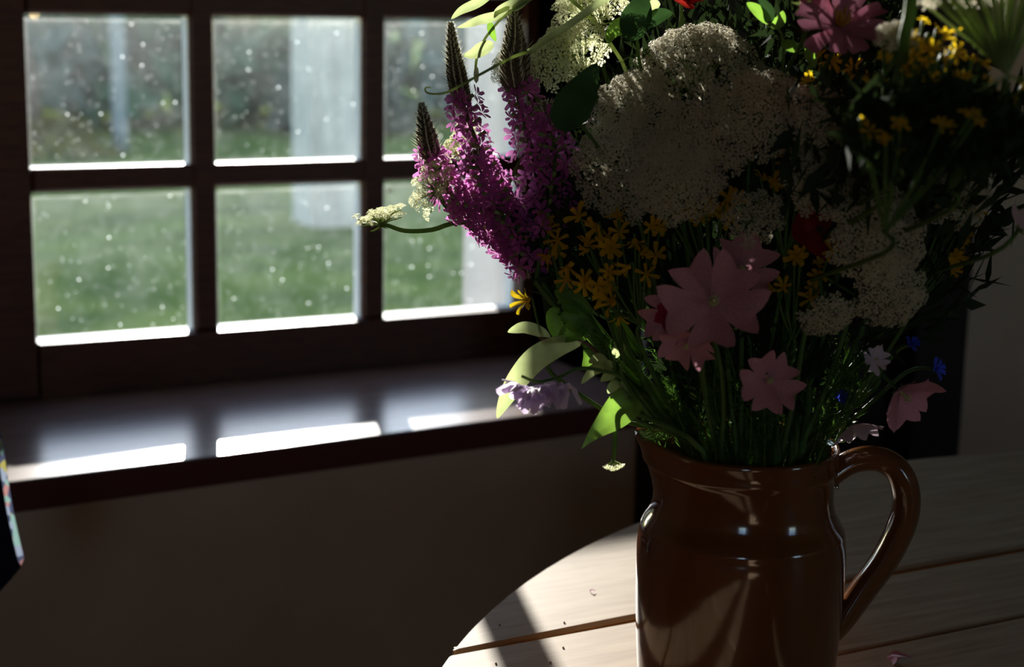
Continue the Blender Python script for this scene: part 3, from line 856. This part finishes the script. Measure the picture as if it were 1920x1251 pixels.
umbel('small pale umbel between the two taller dark spikes', 840, 270, 36, .02, (-.6, .5, .6), 18, .4, key='green')
umbel('small pale umbel close behind the tall magenta spike', 868, 232, 30, .03, (-.4, .6, .6), 14, .4, key='green')
umbel('tiny umbel hanging head down below the lit leaf', 1150, 882, 19, -.05, (0.05, -1, .12), 9, .3, key='green', hub=1.0, size=1.0, bracts=False,
      pts=[W(1152, 850, -.05), W(1153, 810, -.05), W(1155, 775, -.05), W(1172, 757, -.045), W(1195, 775, -.04), MOUTH+V((-.045, -.02, .004)), V((JX-.02, JY, RIM-.06))])
umbel('pale umbel at the upper left edge behind the tall brown spike', 945, 110, 45, .04, (-.5, .4, .7), 22, .4, key='green')
umbel('dim umbel filling the gap under the pink daisy petals', 1560, 190, 85, -.13, (.1, .5, .8), 36, .5)

loosestrife('tallest loosestrife spike with a dark brown tip beside the cream umbel', [(962, 20, .01), (965, 90, .01), (968, 165, .01), (985, 240, .005), (1010, 320, 0), (1025, 400, 0)], 64, .40, budr=.0085)
loosestrife('loosestrife spike with a twisted green tip under the curved lime leaves', [(845, 42, .0), (850, 100, .0), (862, 170, .0), (880, 230, 0), (905, 300, 0), (935, 390, 0)], 46, .48, budr=.0056)
loosestrife('lowest loosestrife spike with a short dark tip against the window bar', [(790, 193, .0), (799, 250, .0), (812, 305, .0), (835, 350, 0), (880, 395, 0), (930, 430, 0), (975, 470, 0)], 66, .30, budr=.0060)
loosestrife('leafy magenta spike in the middle of the left side', [(885, 285, -.01), (905, 330, -.01), (925, 375, -.01), (955, 425, -.01), (1000, 500, -.01)], 60, .1, rw=.016)
loosestrife('magenta spike hanging lowest over the right window pane', [(1000, 515, .0), (978, 470, .0), (955, 440, .0), (930, 400, .0), (950, 350, 0)], 62, .06, rw=.013)
loosestrife('dark magenta spike half hidden beside the shaded umbel', [(1020, 190, -.01), (1035, 250, -.012), (1040, 310, -.015), (1030, 380, -.015), (1020, 440, -.015)], 60, .1, rw=.014)
loosestrife('magenta spike spreading left under the lit umbel', [(845, 375, -.005), (880, 385, -.005), (920, 400, -.005), (960, 420, -.01), (1000, 440, -.01)], 56, .05, rw=.013)

YB = 'yellow flowers in the bouquet'
yellow_stem('brightest yellow flowers at the upper right, lit by the sun', [(1745, 95, 26, -.25, (-.2, .8, .5)), (1770, 72, 24, -.25, (.2, .9, .3)), (1792, 100, 24, -.25, (.4, .7, .5)), (1712, 108, 24, -.25, (-.4, .6, .6)), (1758, 60, 18, -.245, (0, .9, -.2)), (1735, 75, 22, -.25, (-.3, .9, 0))])
yellow_stem('row of small yellow flowers sloping down at the right edge', [(1822, 118, 20, -.24, (.4, .8, .3)), (1845, 158, 20, -.24, (.3, .7, .5)), (1870, 188, 18, -.24, (.4, .6, .5)), (1808, 140, 22, -.24, (.1, .6, .7)), (1895, 182, 16, -.23, (.5, .5, .4))])
yellow_stem('dim yellow flowers under the sunlit yellow cluster', [(1700, 140, 26, -.24, (-.1, .4, .9)), (1740, 150, 26, -.245, (0, .4, .9)), (1660, 118, 24, -.23, (-.2, .6, .7)), (1780, 165, 24, -.24, (.2, .3, .9)), (1690, 112, 22, -.235, (0, .8, .4))])
yellow_stem('dark yellow flowers under the pink daisy', [(1560, 112, 24, -.10, (-.1, .5, .8)), (1600, 130, 26, -.12, (0, .4, .9)), (1640, 165, 26, -.15, (.1, .2, 1)), (1590, 185, 24, -.10, (0, .1, 1)), (1530, 150, 22, -.08, (-.1, .2, .9))])
yellow_stem('scattered dull yellow flowers in the dark below the sunlit yellow cluster', [(1630, 250, 22, -.28, (0, .3, 1)), (1690, 225, 24, -.29, (.1, .2, 1)), (1765, 235, 22, -.29, (.1, .2, 1)), (1820, 215, 22, -.29, (.2, .3, 1)), (1660, 270, 20, -.285, (0, 0, 1))])
yellow_stem('single bright yellow flower jutting out at the left below the magenta', [(990, 562, 34, -.02, (-.75, .05, .5))])
yellow_stem('large dull yellow flower left of the pink mallow', [(1150, 568, 38, -.075, (-.25, -.35, .9)), (1120, 535, 26, -.07, (-.4, 0, .9))])
yellow_stem('dull yellow flowers along the edge right of the magenta', [(1020, 420, 28, -.02, (-.7, .1, .7)), (1045, 450, 28, -.03, (-.5, 0, .85)), (1030, 480, 26, -.03, (-.6, -.2, .8)), (1065, 500, 26, -.04, (-.5, -.1, .9)), (1012, 440, 16, -.005, (-.9, .1, .3))])
yellow_stem('dull yellow flowers below the shaded umbel at the left', [(1085, 405, 28, -.045, (-.4, .1, .9)), (1120, 425, 30, -.05, (-.2, 0, 1)), (1160, 410, 26, -.055, (-.1, .2, 1)), (1100, 460, 28, -.05, (-.3, 0, 1)), (1145, 465, 28, -.055, (-.1, -.1, 1))])
yellow_stem('dull yellow flowers in the dark left of the pink mallow', [(1190, 450, 28, -.06, (-.1, 0, 1)), (1180, 500, 28, -.065, (-.1, -.2, 1)), (1220, 425, 28, -.06, (0, .1, 1)), (1140, 510, 26, -.06, (-.3, -.1, 1)), (1095, 525, 26, -.05, (-.4, -.2, .9)), (1230, 480, 24, -.065, (0, -.1, 1))])
yellow_stem('dull yellow flowers in the dark centre above the mallow', [(1290, 400, 28, -.065, (0, 0, 1)), (1330, 390, 26, -.065, (0, .1, 1)), (1365, 370, 28, -.065, (.1, .1, 1)), (1250, 385, 26, -.06, (-.1, .1, 1)), (1370, 410, 24, -.065, (0, -.2, 1))])
yellow_stem('dark orange yellow flowers between the dim umbels', [(1480, 300, 30, -.065, (.1, .1, 1)), (1500, 350, 26, -.065, (.1, 0, 1)), (1450, 340, 26, -.065, (0, 0, 1)), (1500, 395, 24, -.06, (.1, -.1, 1))])
yellow_stem('dark yellow flowers at the right beneath the dark umbels', [(1770, 400, 28, -.05, (.4, .1, .9)), (1800, 440, 26, -.05, (.5, 0, .9)), (1830, 400, 26, -.045, (.6, .1, .8)), (1540, 520, 26, -.07, (.1, 0, 1)), (1790, 480, 24, -.05, (.4, -.2, .9))])
yellow_stem('dark yellow flowers at the right of the middle, over the stems', [(1500, 480, 26, -.07, (.1, 0, 1)), (1520, 560, 26, -.07, (.1, -.2, 1)), (1470, 540, 24, -.065, (0, -.1, 1)), (1560, 470, 26, -.07, (.1, 0, 1))])

mallow('large open pink mallow facing out low in the bouquet', 1335, 570, 108, -.118, (-.02, .18, .98), 'pink', rot=pi, tilt=.22, mid=[W(1352, 690, -.09), W(1357, 780, -.06)])
mallow('pink mallow half hidden behind the large open one, on its right', 1385, 510, 78, -.08, (.25, .3, .9), 'pink', rot=.3, tilt=.2)
t = mallow('pink mallow with a dark red throat at the left of the large open one', 1262, 590, 62, -.085, (-.45, -.25, .8), 'pink', rot=.6, tilt=.35)
blossom(t, W(1258, 586, -.087), cv(-.45, -.25, .8), px2m(30), 'rose', 5, 1.0, .5, center=False)
mallow('pale pink mallow hanging under the large open one', 1290, 640, 58, -.09, (-.3, -.6, .7), 'pink', rot=.2, tilt=.25)
mallow('dim pink mallow low among the stems, above the jug rim', 1440, 715, 66, -.098, (.1, .1, 1), 'pink', rot=.4, tilt=.2)
mallow('dim pink mallow drooping right over the jug handle', 1688, 735, 74, -.03, (.45, -.5, .6), 'pink', rot=.9, tilt=.4, mid=[W(1640, 730, -.01)])
mallow('pale mallow with bright lit petals above the jug handle', 1596, 798, 60, -.03, (.45, -.75, .2), 'pale_pink', rot=.5, tilt=.35)
mallow('small pale flower catching the sun in the dark right side', 1640, 675, 30, -.05, (.3, .2, .7), 'pale_pink', rot=.2, tilt=.2)
mallow('pink mallow turned away at the right edge of the picture', 1912, 430, 46, -.16, (.6, .5, -.1), 'pale_pink', rot=.2, tilt=.45)
mallow('pink mallow seen from behind at the top of the bouquet', 1505, 5, 66, -.13, (-.1, .75, .5), 'pink', rot=.2, tilt=.55)
# pink daisy like flower with long petals at the top
def daisy(label, px, py, rpx, dd, n, kind, npet, src, name, stamen, tilt=.2, group=None, mid=None):
    n = cv(*n); P = W(px, py, dd); R = px2m(rpx, dd); path, low = stem_pts(P-n*R*.1, n, .02, mid)
    t = thing(name, label, 'flower', low, group)
    m = MB(); m.tube(path, .0011, .0017, 6); m.build('stem', M['stem'], t, True)
    blossom(t, P, n, R, kind, npet, 1.0, tilt, False, src, stamen=stamen); calyx(t, P, n, R*.8)
    return t


LPET = {'pink': [petal_mesh('petal', 1.0, .42, M['deep_pink'], .08, .08, .06*s, s, .3, 0) for s in (1, 2, 3)], 'red': [petal_mesh('petal', 1.0, 1.1, M['red'], .03, .25, .0, s, .3, 0) for s in (1, 2, 3)]}
daisy('pink cosmos with long spread petals at the top right of the bouquet', 1575, 50, 92, -.15, (.05, .5, .75), 'pink', 11, LPET, 'pink_cosmos', M['yellow'], .12)
daisy('dark red poppy at the top edge above the cream dome', 1290, 0, 46, .0, (.1, .5, .8), 'red', 5, LPET, 'red_poppy', M['bud'], .3, 'red poppies')
daisy('dark red poppy in the deep shade at the right of the middle', 1535, 430, 58, -.06, (.1, .0, 1), 'red', 5, LPET, 'red_poppy', M['bud'], .3, 'red poppies')
daisy('small blue cornflower at the right below the dim umbels', 1752, 693, 26, -.03, (.6, .1, .7), 'blue', 9, NPET, 'cornflower', M['blue'], .5, 'cornflowers')
daisy('small blue cornflower just above the lit pale flower', 1708, 646, 18, -.04, (.3, .3, .8), 'blue', 9, NPET, 'cornflower', M['blue'], .6, 'cornflowers')
daisy('tiny blue cornflower deep among the stems above the jug', 1577, 746, 16, -.03, (.1, .2, .9), 'blue', 8, NPET, 'cornflower', M['blue'], .6, 'cornflowers')

# vetch
P = smooth_path([W(978, 705, -.09), W(1010, 716, -.09), W(1050, 706, -.085), W(1090, 690, -.08), W(1150, 700, -.06)], 5)
path, low = stem_pts(P[-1], V((-.6, 0, .3)).normalized(), .012)
t = thing('vetch', 'lilac vetch drooping over the window board at the lower left of the bouquet', 'flower', low)
m = MB(); m.tube(P+path[1:], .0009, .0012, 5, sub=1); m.build('stem', M['stem'], t, True)
for i in range(20):
    q, td = catmull_at(P, .02+.6*i/20); a = i*2.1; o = (CU*(-.7)+CB*.5*cos(a)+CR*.5*sin(a)-td*.4).normalized(); s = rs.uniform(.9, 1.35)
    link('floret', VF[i % 2], t, Matrix.Translation(q+o*.0055-low) @ basis(o, V((rs.gauss(0, 1), rs.gauss(0, 1), .1))).to_4x4() @ Matrix.Diagonal((s, s, s*1.4, 1)))

# leaves
def leafy(label, stem, name='leafy_stem', cat='leaf', sm='stem', r=.0011, group=None):
    path = [W(*p) for p in stem]; path += [MOUTH+(V((path[-1].x-JX, path[-1].y-JY, 0)).normalized()*.035), V((JX, JY, RIM-.065))]
    low = path[-1]; t = thing(name, label, cat, low, group)
    m = MB(); m.tube(path, r*.8, r*1.4, 6); m.build('stem', M[sm], t, True)
    return t


LV = 'leaf sprays at the left of the bouquet'
t = leafy('leafy spray with the long drooping lit leaf at the left', [(1010, 634, -.02), (1050, 637, -.02), (1090, 638, -.02), (1150, 690, -.02)], sm='stem_red', group=LV)
leaf(t, [(1092, 640, -.02), (1050, 648, -.022), (1005, 672, -.026), (968, 715, -.03), (945, 755, -.03), (932, 785, -.03)], 22, M['leaf_lime'], .2)
leaf(t, [(1032, 636, -.02), (1012, 622, -.018), (985, 614, -.016), (965, 618, -.014), (952, 623, -.014)], 11, M['leaf_lime'], .4)
leaf(t, [(1050, 637, -.02), (1078, 618, -.025), (1098, 615, -.03), (1112, 622, -.03)], 20, M['leaf'], .3)
leaf(t, [(1048, 637, -.02), (1042, 612, -.02), (1037, 588, -.02), (1050, 578, -.02)], 15, M['leaf'], .3)
leaf(t, [(1095, 640, -.02), (1110, 650, -.02), (1105, 672, -.02), (1092, 690, -.02)], 16, M['leaf'], .3)
t = leafy('upright leafy spray with cupped green leaves at the left, under the magenta', [(1062, 520, -.03), (1085, 560, -.03), (1105, 610, -.03), (1135, 670, -.03)], group=LV)
leaf(t, [(1088, 560, -.03), (1070, 545, -.03), (1055, 530, -.03), (1060, 512, -.03)], 17, M['leaf'], .3)
leaf(t, [(1092, 572, -.03), (1072, 560, -.032), (1052, 554, -.033), (1040, 544, -.034)], 13, M['leaf'], .3)
leaf(t, [(1110, 590, -.03), (1085, 565, -.032), (1062, 558, -.033), (1045, 570, -.03)], 12, M['leaf'], .35)
leaf(t, [(1052, 575, -.03), (1078, 572, -.032), (1095, 580, -.03), (1112, 590, -.03)], 15, M['leaf'], .3)
leaf(t, [(1108, 610, -.03), (1085, 605, -.03), (1065, 595, -.03), (1050, 600, -.03)], 20, M['leaf'], .3)
leaf(t, [(1100, 590, -.03), (1092, 620, -.03), (1095, 640, -.03)], 14, M['leaf'], .3)
t = leafy('spray of small lit leaflets left of the dark stems', [(1150, 665, -.05), (1155, 700, -.05), (1175, 740, -.045)], group=LV)
for q in ([(1152, 672, -.05), (1158, 655, -.052), (1166, 652, -.05), (1164, 666, -.05)], [(1140, 690, -.05), (1125, 672, -.05), (1112, 676, -.05), (1104, 680, -.05)], [(1150, 690, -.05), (1138, 684, -.05), (1130, 685, -.05)],
          [(1156, 700, -.05), (1140, 705, -.05), (1126, 716, -.05)], [(1160, 715, -.05), (1148, 726, -.05), (1140, 738, -.05)], [(1135, 690, -.05), (1112, 695, -.05), (1090, 720, -.05)]):
    leaf(t, q, 9, M['leaf_lime'], .3)
t = leafy('broad half lit leaf hanging left of the jug spout', [(1176, 745, -.05), (1188, 760, -.05), (1196, 790, -.045)], group=LV)
leaf(t, [(1182, 738, -.05), (1168, 760, -.052), (1140, 790, -.055), (1112, 815, -.058), (1090, 842, -.058)], 30, M['leaf_gloss'], .45, .07, up=cv(.5, .5, .7), prof=lambda f: sin(pi*f**.5)**1.25 if 0 < f < 1 else 0)
leaf(t, [(1178, 745, -.05), (1175, 730, -.05), (1168, 722, -.05), (1160, 728, -.05)], 11, M['leaf_lime'], .3)
t = leafy('dark broad leaf lying in shade left of the cream umbels', [(1060, 215, -.05), (1110, 260, -.045), (1200, 420, -.03)], group=LV)
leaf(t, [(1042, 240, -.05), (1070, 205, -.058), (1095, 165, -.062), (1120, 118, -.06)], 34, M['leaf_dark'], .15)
t = leafy('dark green leaf standing at the top beside the poppy', [(1195, 60, -.01), (1200, 120, -.01), (1250, 330, -.01)], group=LV)
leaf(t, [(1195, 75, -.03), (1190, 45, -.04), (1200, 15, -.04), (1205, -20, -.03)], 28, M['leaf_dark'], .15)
leaf(t, [(1190, 62, -.03), (1170, 50, -.035), (1150, 58, -.035), (1140, 82, -.03)], 16, M['leaf'], .3)
leaf(t, [(1205, 40, -.03), (1225, 12, -.03), (1238, 8, -.03)], 12, M['leaf_lime'], .3)
leaf(t, [(1205, 50, -.03), (1235, 30, -.03), (1262, 25, -.03)], 14, M['leaf_dark'], .3)
t = leafy('green leaf tuft below the pink mallow at the top', [(1440, 40, -.09), (1470, 90, -.08), (1450, 300, -.04)], group=LV)
for q in ([(1445, 45, -.09), (1420, 20, -.09), (1400, 5, -.09)], [(1440, 45, -.09), (1440, 20, -.09), (1420, -8, -.09)], [(1465, 80, -.10), (1490, 88, -.105), (1500, 82, -.105)], [(1510, 90, -.105), (1522, 110, -.105), (1522, 135, -.105)], [(1445, 50, -.09), (1462, 40, -.09), (1468, 20, -.09)]):
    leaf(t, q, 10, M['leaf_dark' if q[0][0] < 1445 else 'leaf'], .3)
# trailing vine at the top left
path = [W(985, 5, .0), W(960, 20, .0), W(935, 40, .0), W(905, 80, 0), W(893, 115, 0), W(893, 142, 0)]
t = thing('bindweed_vine', 'pale vine with lime leaves and a hanging bud at the top left', 'vine', V((JX, JY, RIM-.06)))
m = MB(); m.tube(path, .0009, .0009, 5); m.tube([path[0], W(1060, -10, .02), W(1200, 200, .02), MOUTH+V((-.02, .02, 0)), V((JX, JY, RIM-.06))], .0011, .0015, 5); m.build('stem', M['leaf_lime'], t, True)
m = MB(); q = W(893, 140, 0); m.blob(q, .0018, .0018, .0055, 6, 4, basis(CU)); m.build('bud', M['bud_hair'], t, True)
leaf(t, [(925, -12, 0), (895, 6, 0), (865, 20, 0), (846, 36, 0)], 9, M['leaf_lime'], .3)
leaf(t, [(955, 12, 0), (930, 30, -.002), (900, 38, -.004), (878, 46, -.004), (857, 52, -.004)], 9, M['leaf_lime'], .3, .2)
leaf(t, [(925, 80, 0), (905, 92, -.002), (888, 101, -.004), (868, 105, -.004)], 13, M['leaf_lime'], .35)
leaf(t, [(918, 40, 0), (922, 60, .0), (930, 78, 0)], 7, M['leaf'], .35)
leaf(t, [(985, 0, 0), (960, 8, 0), (935, 20, 0), (925, 32, 0)], 8, M['leaf_lime'], .35)
leaf(t, [(960, 18, 0), (975, 10, 0), (1000, -8, 0)], 7, M['leaf_lime'], .35)
# blade of grass with a curled tip
t = thing('grass_blade', 'pale grass blade slanting across the upper left with a curled tip', 'grass', W(1135, 0, -.07))
m = MB(); leaf_grid([W(1150, -12, -.07), W(1125, 5, -.07), (W(1060, 52, -.07)), W(1020, 78, -.065), W(992, 98, -.06)], px2m(7.5), fold=.5, m=m, prof=lambda f: 1-.35*f); m.build('blade', M['leaf_lime'], t, True)
m = MB(); m.tube([W(996, 96, -.06), W(960, 108, -.055), W(900, 140, -.05), W(850, 168, -.05), (W(825, 176, -.05)), W(803, 175, -.05), W(797, 168, -.05), W(800, 164, -.05), W(808, 164, -.05)], .0010, .0004, 5); m.build('tip', M['leaf_lime'], t, True)
# thick stem leaving the frame at the top
m = MB(); m.tube([W(1712, -40, -.285), W(1707, 20, -.285), W(1695, 75, -.28), W(1688, 130, -.22), W(1640, 260, .0), W(1540, 500, .02), MOUTH+V((.02, -.03, 0)), V((JX+.01, JY, RIM-.06))], .0030, .0022, 8)
tag(m.build('flower_stem', M['stem'], None, True), 'thick pale green stem leaving the picture at the top right', 'stem')

# filler leaves added inside the bouquet to block the sun and darken gaps
m = MB(); rn = random.Random(5)
for (px, py, dd, rx, ry, rz, n_) in ((1400, 330, .035, .115, .10, .07, 1900), (1380, 150, .10, .125, .06, .05, 900), (1640, 360, -.02, .085, .10, .07, 1100), (1700, 250, -.12, .075, .05, .05, 500), (1570, 40, -.07, .045, .03, .03, 260), (1755, 240, -.27, .046, .022, .010, 520), (1110, 440, -.005, .045, .05, .02, 700), (1390, 620, .0, .065, .06, .05, 700), (1170, 380, .04, .04, .06, .05, 500)):
    c = W(px, py, dd)
    for i in range(n_):
        d = V((rn.gauss(0, 1), rn.gauss(0, 1), rn.gauss(0, 1))).normalized()*rn.random()**.4
        p = c+CR*d.x*rx+CU*d.y*ry+CB*d.z*rz
        a_ = (p-MOUTH).normalized()*.8+V((rn.gauss(0, 1), rn.gauss(0, 1), rn.gauss(0, 1)))*.5; a_.normalize(); b_ = a_.cross(V((rn.gauss(0, 1), rn.gauss(0, 1), rn.gauss(0, 1)))).normalized()
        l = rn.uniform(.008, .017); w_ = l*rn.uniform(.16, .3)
        m.add([p-a_*l, p-a_*l*.2+b_*w_, p+a_*l, p-a_*l*.2-b_*w_], [(0, 1, 2, 3)])
tag(m.build('shade_filler_leaves', M['dark_filler_leaf']), 'dark small filler leaves added inside the bouquet to shade the gaps between the flowers', 'greenery', None, 'stuff')

# feathery stems packed in the mouth of the jug
def feather(seed):
    rn = random.Random(seed); m = MB(); sm = MB(); Ln = .16
    pts = [V((0, 0, 0)), V((.004, .002, Ln*.4)), V((0, .006, Ln*.75)), V((.006, 0, Ln))]; P = smooth_path(pts, 6)
    sm.tube(pts, .0011, .0006, 5)
    for i in range(46):
        f = .16+.82*i/46; q, td = catmull_at(P, f)
        for k in range(4):
            a = rn.uniform(0, 2*pi); o = V((cos(a), sin(a), rn.uniform(.1, .9))).normalized(); l = rn.uniform(.009, .017); s = td.cross(o).normalized()*.0007
            m.add([q-s*.5, q+o*l*.5-s+V((0, 0, -.001)), q+o*l, q+o*l*.5+s+V((0, 0, -.001)), q+s*.5], [(0, 1, 2, 3, 4)])
    return sm.mesh('stem', M['stem'], True), m.mesh('needles', M['needle'])


FE = [feather(s) for s in (1, 2, 3)]
for i in range(40):
    a = 2*pi*i/40*3.1; rr = .012+.034*((i*7) % 11)/10
    base = V((JX+rr*cos(a), JY+rr*sin(a), RIM-.03)); lean = V((cos(a)*rr*11+rs.uniform(-.15, .15), sin(a)*rr*11+rs.uniform(-.15, .15), 1)).normalized()
    t = thing('bedstraw', 'feathery dark green stem packed among others in the mouth of the jug', 'greenery', base, 'feathery green stems in the jug mouth')
    s = rs.uniform(.75, 1.15)*(.62 if lean.dot(CB)-lean.dot(CR)*.0 > .02 else 1); Mx = basis(lean).to_4x4() @ Matrix.Rotation(i*1.3, 4, 'Z') @ Matrix.Diagonal((s, s, s, 1))
    link('stem', FE[i % 3][0], t, Mx); o = link('needles', FE[i % 3][1], t, Mx); o['kind'] = 'stuff'

# ------------------------------------------------------------------ small things
def fallen(name, label, px, py, mt, L_, wd, ang, cat='petal', curl=.5):
    P = onZ(px, py, TAB); t = thing(name, label, cat, P)
    me = petal_mesh('petal', L_, wd, mt, .1, .05, curl, 2, .2)
    o = link('petal', me, t, Matrix.Translation((0, 0, L_*curl*.25+.0004)) @ Matrix.Rotation(ang, 4, 'Z') @ Matrix.Rotation(.15, 4, 'X'))
    return t


t = fallen('fallen_petal', 'crumpled pink petal lying on the table right of the jug', 1712, 1240, M['pink'], .017, .013, 1.25, curl=.6)
o = link('petal', petal_mesh('petal', .014, .007, M['pale_pink'], .05, .3, .2, 5, .4), t, Matrix.Translation((-.006, 0, .004)) @ Matrix.Rotation(1.5, 4, 'Z') @ Matrix.Rotation(.5, 4, 'Y'))
fallen('fallen_floret', 'tiny pink floret lying on the sunlit table left of the jug', 1117, 1110, M['magenta'], .0045, .003, 1.2, 'floret')
for px, py, lab in ((937, 1172, 'brown seed on the table in the shadow of the window bar'), (1058, 1167, 'brown seed on the lit table just behind the plank gap'), (1056, 1214, 'brown seed on the front plank nearest the jug'), (930, 1244, 'brown seed at the lower edge of the picture on the table'), (1032, 1242, 'brown seed in the bar shadow on the front plank')):
    P = onZ(px, py, TAB+.0004); m = MB(); m.blob(P, .0009, .0006, .0005, 6, 4); tag(m.build('fallen_seed', M['bark'], None, True), lab, 'seed', 'seeds fallen on the table')
# fly on the glass
P = onY(729, 357, D+.001); t = thing('small_fly', 'small brown fly on the glass at the top left of the lower right pane', 'fly', P)
m = MB(); m.blob(P+V((0, -.0015, 0)), .0035, .0016, .0016, 7, 5); m.blob(P+V((.0042, -.0015, .0002)), .0014, .0012, .0012, 6, 4); m.build('body', M['fly'], t, True)
m = MB()
for s in (-1, 1): m.add([P+V((.001, -.003, 0)), P+V((-.003, -.004, s*.0012)), P+V((-.006, -.0032, s*.0022)), P+V((-.002, -.003, s*.0024))], [(0, 1, 2, 3)])
m.build('wings', M['bud'], t)
# printed cloth hanging into the picture at the left edge
CD = .42
out = [(-60, 760), (-14, 800), (-4, 850), (4, 905), (14, 965), (25, 1015), (34, 1052), (38, 1066), (18, 1090), (-2, 1112), (-40, 1140), (-90, 1160)]
t = thing('hanging_cloth', 'dark cloth with a bright printed edge hanging at the left border before the window board', 'cloth', W(-40, 1140, CD))
m = MB(); fr = [W(x, y, CD) for x, y in out]; cen = W(-90, 960, CD)
bk = [p+V((sin(SUN_AZ), cos(SUN_AZ), 0))*.008 for p in fr]
n = len(fr); m.add(fr+[cen], [(i, i+1, n) for i in range(n-1)]); m.build('front', M['cloth_face'], t)
m = MB(); m.add(fr+[p+CR*px2m(9, CD) for p in bk[:7]]+bk[7:], [(i, i+1, n+i+1, n+i) for i in range(n-1)]); m.build('printed_edge', M['cloth'], t, True)
m = MB(); m.add([p for p in bk]+[cen+V((0, .008, 0))], [(i, i+1, n) for i in range(n-1)]); m.build('lining', M['cloth_face'], t)
